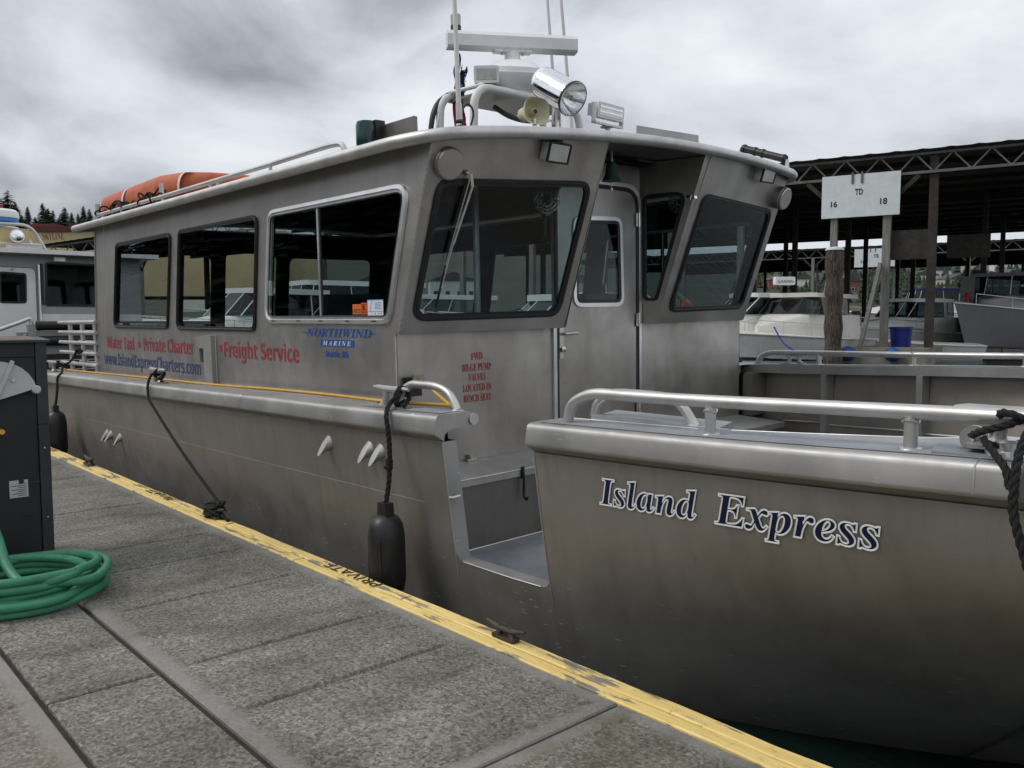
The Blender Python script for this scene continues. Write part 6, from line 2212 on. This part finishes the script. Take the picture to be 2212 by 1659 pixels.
# ---- trees
def conifer_mesh(seed, h, r0, nb, droop=.25, ragged=.3):
    rr_ = random.Random(seed)
    m = MB()
    for k in range(nb):
        q = (k + rr_.random()) / nb
        z = h * (.10 + .90 * q)
        L_ = r0 * (1 - q) ** .85 * rr_.uniform(1 - ragged, 1 + ragged * .6) + .12
        a = rr_.uniform(0, 2 * pi)
        d_ = Vector((cos(a), sin(a), 0))
        t_ = Vector((-sin(a), cos(a), 0))
        for j in range(4):
            s0, s1 = j / 4, (j + 1) / 4
            w0 = L_ * .42 * (1 - s0 * .6) + .12
            b0 = d_ * (L_ * s0) + Vector((0, 0, z - droop * L_ * s0 ** 1.5 + rr_.uniform(-.05, .05) * L_))
            b1 = d_ * (L_ * s1) + Vector((0, 0, z - droop * L_ * s1 ** 1.5 - .06 * L_ * rr_.random()))
            for q_ in (-1, 1):
                tip = b1 + t_ * (q_ * w0 * rr_.uniform(.6, 1.3)) + Vector((0, 0, -.12 * L_ * rr_.random()))
                m.add([b0, b1, tip], [(0, 1, 2)])
                tip2 = b0.lerp(b1, .5) + t_ * (q_ * w0 * .5) + Vector((0, 0, -.22 * L_ * rr_.random()))
                m.add([b0, b0.lerp(b1, .7), tip2], [(0, 1, 2)])
    return m.mesh('crown', 'needles', 0)


CR = [conifer_mesh(1, 10, 2.6, 420), conifer_mesh(2, 10, 2.1, 380, .35), conifer_mesh(3, 10, 2.9, 260, .15, .6)]
TK = MB().tube([(0, 0, -1), (0, 0, 5), (0, 0, 9.7)], [.22, .13, .02], 8).mesh('trunk', 'bark')


def tree(p, h, kind, wd, label, group, rot=0.0):
    rt = empty('fir_tree', p, (0, 0, rot))
    rt.scale = (wd * h / 10, wd * h / 10, h / 10)
    for me in (TK, CR[kind]):
        o_ = bpy.data.objects.new(me.name, me)
        COL.objects.link(o_)
        o_.parent = rt
    return tag(rt, label, 'tree', group)


rt_ = random.Random(17)
left_trees = [(0, 424, 2, 1.3, 'tall ragged fir at the left edge above the radar dome'), (22, 412, 2, 1.0, 'tallest thin topped fir above the white boat at the left'), (38, 437, 0, 1.0, 'fir between the ragged pair at the left edge'), (64, 447, 1, .9, 'slim pointed fir behind the maroon roof step'),
              (97, 440, 0, 1.0, 'broad dark fir above the maroon roof'), (108, 451, 0, 1.1, 'fir right beside the broad dark one above the maroon roof'), (118, 455, 1, 1, 'short fir left of the symmetrical one'), (143, 449, 0, 1.15, 'symmetrical dark fir above the cream wall'), (158, 460, 1, 1.0, 'small fir right of the symmetrical one'), (172, 462, 1, .9, 'low narrow fir above the cream wall'),
              (184, 446, 1, .9, 'slender fir nearest the orange float'), (197, 452, 0, .9, 'last fir beside the cabin roof corner'), (178, 470, 0, 1.2, 'low bushy fir behind the slender ones'), (130, 472, 0, 1.2, 'low dark fir filling the gap in the middle of the row'), (80, 470, 0, 1.2, 'low dark fir behind the radar rail'), (50, 465, 0, 1.2, 'low fir behind the radar dome')]
for u, v, k, wd, lb in left_trees:
    D_ = 150 + rt_.uniform(-8, 8)
    top_, base_ = at(u, v, D_), at(u, 560, D_)
    tree((base_.x, base_.y, base_.z), top_.z - base_.z, k, wd * 1.25, lb, 'firs behind the marina building', rt_.uniform(0, 6))
for i, (u, v, lb) in enumerate(((2085, 575, 'bushy fir on the hill between the houses'), (2102, 580, 'fir on the hill beside the black pile'), (2150, 590, 'round dark fir between the grey houses'), (2185, 582, 'dark fir below the high pale house'), (1905, 600, 'fir low behind the masts'), (2010, 590, 'dark fir behind the white gabled houses'), (1780, 590, 'dark fir behind the pile and the cruiser'), (1700, 585, 'dark fir above the brick red house'))):
    D_ = 380
    top_, base_ = at(u, v, D_), at(u, 640, D_)
    tree((base_.x, base_.y, base_.z), top_.z - base_.z, i % 2, 1.7, lb, 'firs on the hillside', i * 1.3)
# the wooded slope itself reads as one dark mass
rw_ = random.Random(33)
m = MB()
for i in range(260):
    u, v = rw_.uniform(1560, 2420), rw_.uniform(566, 652)
    D_ = 385 + (628 - v) * 3.4 + rw_.uniform(-15, 15)
    p = at(u, v, D_)
    h_, r_ = rw_.uniform(6, 12), rw_.uniform(1.8, 3.4)
    for q in range(5):
        z0_, z1_ = h_ * q / 6, h_ * (q + 2.2) / 6.6
        rr_ = r_ * (1 - q / 6)
        n_ = 7
        ph_ = rw_.uniform(0, 6)
        vs = [(p.x + cos(ph_ + 2 * pi * k / n_) * rr_ * rw_.uniform(.6, 1.25), p.y + sin(ph_ + 2 * pi * k / n_) * rr_ * rw_.uniform(.6, 1.25), p.z - 2 + z0_ + rw_.uniform(-.5, .4)) for k in range(n_)] + [(p.x, p.y, p.z - 2 + z1_)]
        m.add(vs, [(k, (k + 1) % n_, n_) for k in range(n_)])
tag(m.build('hill_woods', 'needles', smooth=0, origin=(0, 0, 0)), 'dark wooded slope between the houses on the far hill', 'woods', kind='stuff')
# row behind us on the shore, mirrored in the cabin glass
for i in range(26):
    x = -128 + 3.9 * i + rt_.uniform(-1.5, 1.5)
    tree((x, -36 - (i % 3) * 5 + rt_.uniform(-2, 2), .6), rt_.uniform(11, 19), i % 3, 1.9, 'fir on the shore behind the photographer, mirrored in the cabin windows', 'firs on the shore behind', i)

# ---- marina building, left
bd = empty('marina_building', at(120, 560, 78))
tag(bd, 'cream marina building with maroon parapet and big maroon lettering', 'building')
bo = Vector(bd.location)
b3 = lambda m, n, mt, par=bd: m.xf(lambda p: p - bo).build(n, mt, par, 0)
GB = lambda u, v, dd=0: at(u, v, 78 + dd)


def slab_uv(u0, u1, v0, v1, d0, d1):
    a, b = at(u0, v1, 78), at(u1, v1, 78)
    zlo, zhi = at(u0, v1, 78).z, at(u0, v0, 78).z
    m = MB()
    vs = []
    for p in (a, b):
        for dd in (d0, d1):
            for z in (zlo, zhi):
                vs.append((p.x + FH.x * dd, p.y + FH.y * dd, z))
    return m.add(vs, [(0, 1, 3, 2), (4, 6, 7, 5), (0, 4, 5, 1), (2, 3, 7, 6), (0, 2, 6, 4), (1, 5, 7, 3)])


b3(slab_uv(-60, 620, 500, 640, 0, 14), 'wall', 'cream_wall')
b3(slab_uv(84, 160, 490, 502, -.6, 14.5), 'parapet', 'maroon_roof')
b3(slab_uv(160, 335, 487, 498, -.9, 14.8), 'parapet', 'maroon_roof')
b3(slab_uv(30, 92, 478, 500, 2, 13), 'parapet', 'maroon_roof')
b3(slab_uv(84, 330, 498, 503, -.25, 0), 'fascia', 'maroon_roof')
lw = (at(152, 520, 78) - at(106, 520, 78)).length
lo_ = at(106, 519.5, 78) - FH * 1.1
text_obj(serif('SKYLINE', 'bold'), 'lettering', 'maroon_roof', lambda a, b: lo_ + RT * a + Vector((0, 0, b)) - bo, bd, width=lw, height=.62)
# left covered moorage
A3, B3 = at(80, 533, 60), at(330, 497, 48.8)
zz3 = A3.z
L3 = (B3 - A3).length
shed('dark boat shed roof with lattice girder below the maroon lettering', A3, B3, 12, zz3, .95, 6, [(L3 * .1, 0, .3), (L3 * .5, 0, .3), (L3 * .9, 0, .3), (L3 * .3, 10, .3), (L3 * .7, 10, .3)], -.3)

# ---- the other workboat astern, seen on its wheelhouse front
ob = empty('workboat', (-17.5, 4.3, WATER_Z))
tag(ob, 'white and grey workboat with roof rack moored astern at the left edge', 'boat')
oo = Vector(ob.location)
w3 = lambda m, n, mt, par=ob, s_=30: m.xf(lambda p: p - oo).build(n, mt, par, s_)
FX = -17.5
wq = rquad([(4.19, 1.845), (5.35, 1.845), (5.35, 2.655), (4.21, 2.655)], .05)
dq = rquad([(3.30, .35), (4.055, .35), (4.055, 2.545), (3.30, 2.545)], [.02, .02, .12, .12])
dwq = rquad([(3.45, 1.89), (3.885, 1.89), (3.90, 2.44), (3.45, 2.46)], .06)
w3(MB().prism([(2.6, -.2), (5.9, -.2), (5.9, 2.78), (2.6, 2.78)], lambda a, b, t_: (FX - t_, a, b), 0, .05, [inset(wq, .02), dq]), 'wheelhouse_front', 'work_grey', s_=0)
w3(MB().box(FX - .001, FX + .006, 4.12, 5.9, 1.10, 1.70), 'front_panel', 'white_paint', s_=0)
w3(MB().box(-21.5, FX - .05, 5.85, 5.9, -.2, 2.78).box(-21.5, FX - .05, 2.6, 2.65, -.2, 2.78).box(-21.5, -21.45, 2.65, 5.85, -.2, 2.78), 'wheelhouse_side', 'white_paint', s_=0)
d_ = w3(MB().prism(inset(dq, .012), lambda a, b, t_: (FX + t_, a, b), -.03, .012, [inset(dwq, .01)]), 'door', 'white_paint', s_=0)
w3(MB().prism(dwq, lambda a, b, t_: (FX + t_, a, b), .0125, .022, [inset(dwq, .035)]), 'window_frame', 'black_rubber', d_)
w3(MB().prism(inset(dwq, .02), lambda a, b, t_: (FX + t_, a, b), 0, .004), 'pane', 'glass_dark', d_)
w3(MB().lathe([(.02, 0), (.02, .03)], (FX + .012, 3.67, 2.50), (1, 0, 0), 8), 'knob', 'stainless', d_)
w_ = w3(MB().prism(wq, lambda a, b, t_: (FX + t_, a, b), .001, .016, [inset(wq, .035)]), 'window', 'black_rubber')
w3(MB().prism(inset(wq, .02), lambda a, b, t_: (FX + t_, a, b), -.006, -.002), 'pane', 'glass_dark', w_)
w3(MB().tube([(FX + .03, 4.095, .5), (FX + .03, 4.095, 2.6)], .022, 8), 'pipe', 'stainless')
w3(MB().tube([(FX + .03, 4.145, 1.88), (FX + .03, 4.145, 2.62)], .03, 8), 'pipe', 'black_rubber')
w3(MB().box(FX + .0, FX + .06, 4.34, 4.56, 2.665, 2.765), 'floodlight', 'dirty_white', s_=0)
w3(MB().box(FX + .06, FX + .063, 4.36, 4.54, 2.68, 2.75), 'flood_lens', 'alum_frame', s_=0)
rf = w3(MB().box(-22, FX + .35, 2.3, 6.15, 2.78, 2.86), 'roof', 'white_paint', s_=0)
w3(MB().box(FX - .8, FX - .35, 3.56, 4.06, 2.88, 3.27), 'roof_locker', 'cream_wall', rf, 0)
w3(MB().box(FX - .3, FX - .28, 3.65, 4.25, 2.86, 3.0), 'name_board', 'white_plastic', rf, 0)
for xx in (FX - .2, FX - .9):
    w3(MB().tube(bend_path([(xx, 3.0, 2.86), (xx, 3.05, 3.33), (xx, 4.05, 3.33), (xx, 4.30, 2.86)], .18), .028, 8), 'rack_hoop', 'alum_tube', rf)
w3(MB().tube([(FX - .2, 3.0, 2.98), (FX - .2, 4.24, 2.98)], .022, 8), 'rack_bar', 'alum_tube', rf)
rdm = w3(MB().lathe([(.30, 0), (.33, .03), (.325, .10)], (FX - .55, 3.60, 3.36), (0, 0, 1), 28), 'radar_dome', 'sticker_blue', rf)
w3(MB().lathe([(.335, .095), (.34, .12), (.33, .21), (.28, .25), (.05, .262)], (FX - .55, 3.60, 3.36), (0, 0, 1), 28), 'dome_top', 'white_plastic', rdm)
w3(MB().lathe([(.06, -.12), (.11, -.10), (.12, 0), (.10, .02)], (FX - .1, 3.80, 3.11), (1, -.1, 0), 20), 'searchlight', 'white_paint', rf)
w3(MB().lathe([(.10, .021), (.09, .024)], (FX - .1, 3.80, 3.11), (1, -.1, 0), 20), 'search_lens', 'chrome', rf)
w3(MB().tube([(FX - .55, 3.42, 3.3), (FX - .55, 3.42, 3.9)], .03, 8), 'flag_staff', 'white_paint', rf)
w3(MB().grid([[(FX - .55 + .03 * sin(k), 3.45 + .06 * k, 3.80 - .03 * k + .0), (FX - .55 + .03 * sin(k + 1), 3.45 + .06 * k, 3.62 - .02 * k)] for k in range(5)]), 'ensign', 'flag_red', rf)
w3(MB().box(FX - .56, FX - .53, 3.46, 3.60, 3.66, 3.82), 'ensign_canton', 'flag_blue', rf, 0)
# bow of the workboat: dark hull, rubbered push rail
w3(MB().box(FX + .06, -14.9, 3.10, 6.2, -.9, 1.05), 'hull', 'steel_edge')
w3(MB().box(-14.95, -14.88, 3.15, 6.2, 1.06, 1.40), 'bow_panel', 'work_grey', s_=0)
for z_ in (1.50, 1.26):
    w3(MB().tube([(-14.86, 3.42, z_), (-14.86, 6.2, z_)], .075, 12), 'push_rubber', 'black_rubber')
w3(MB().box(-14.93, -14.86, 3.40, 6.2, 1.34, 1.42), 'push_channel', 'alum_gunwale', s_=0)
for z_ in (.80, .95):
    w3(MB().tube([(-14.88, 3.1, z_), (-14.88, 6.2, z_)], .012, 6), 'strake', 'alum_gunwale')
w3(MB().box(-14.95, -14.80, 3.30, 3.39, 1.0, 1.52).box(-14.95, -14.86, 3.0, 3.3, 1.05, 1.32), 'bow_post', 'alum_gunwale', s_=0)
w3(MB().tube(bend_path([(-15.0, 2.7, 1.35), (-14.9, 3.20, 1.55), (-14.9, 3.36, 1.62), (-14.9, 3.36, 1.40)], .05), .03, 8), 'bow_handrail', 'alum_tube')
w3(MB().tube([(-15.0, 2.7, 1.15), (-14.9, 3.28, 1.36)], .03, 8), 'bow_handrail', 'alum_tube')
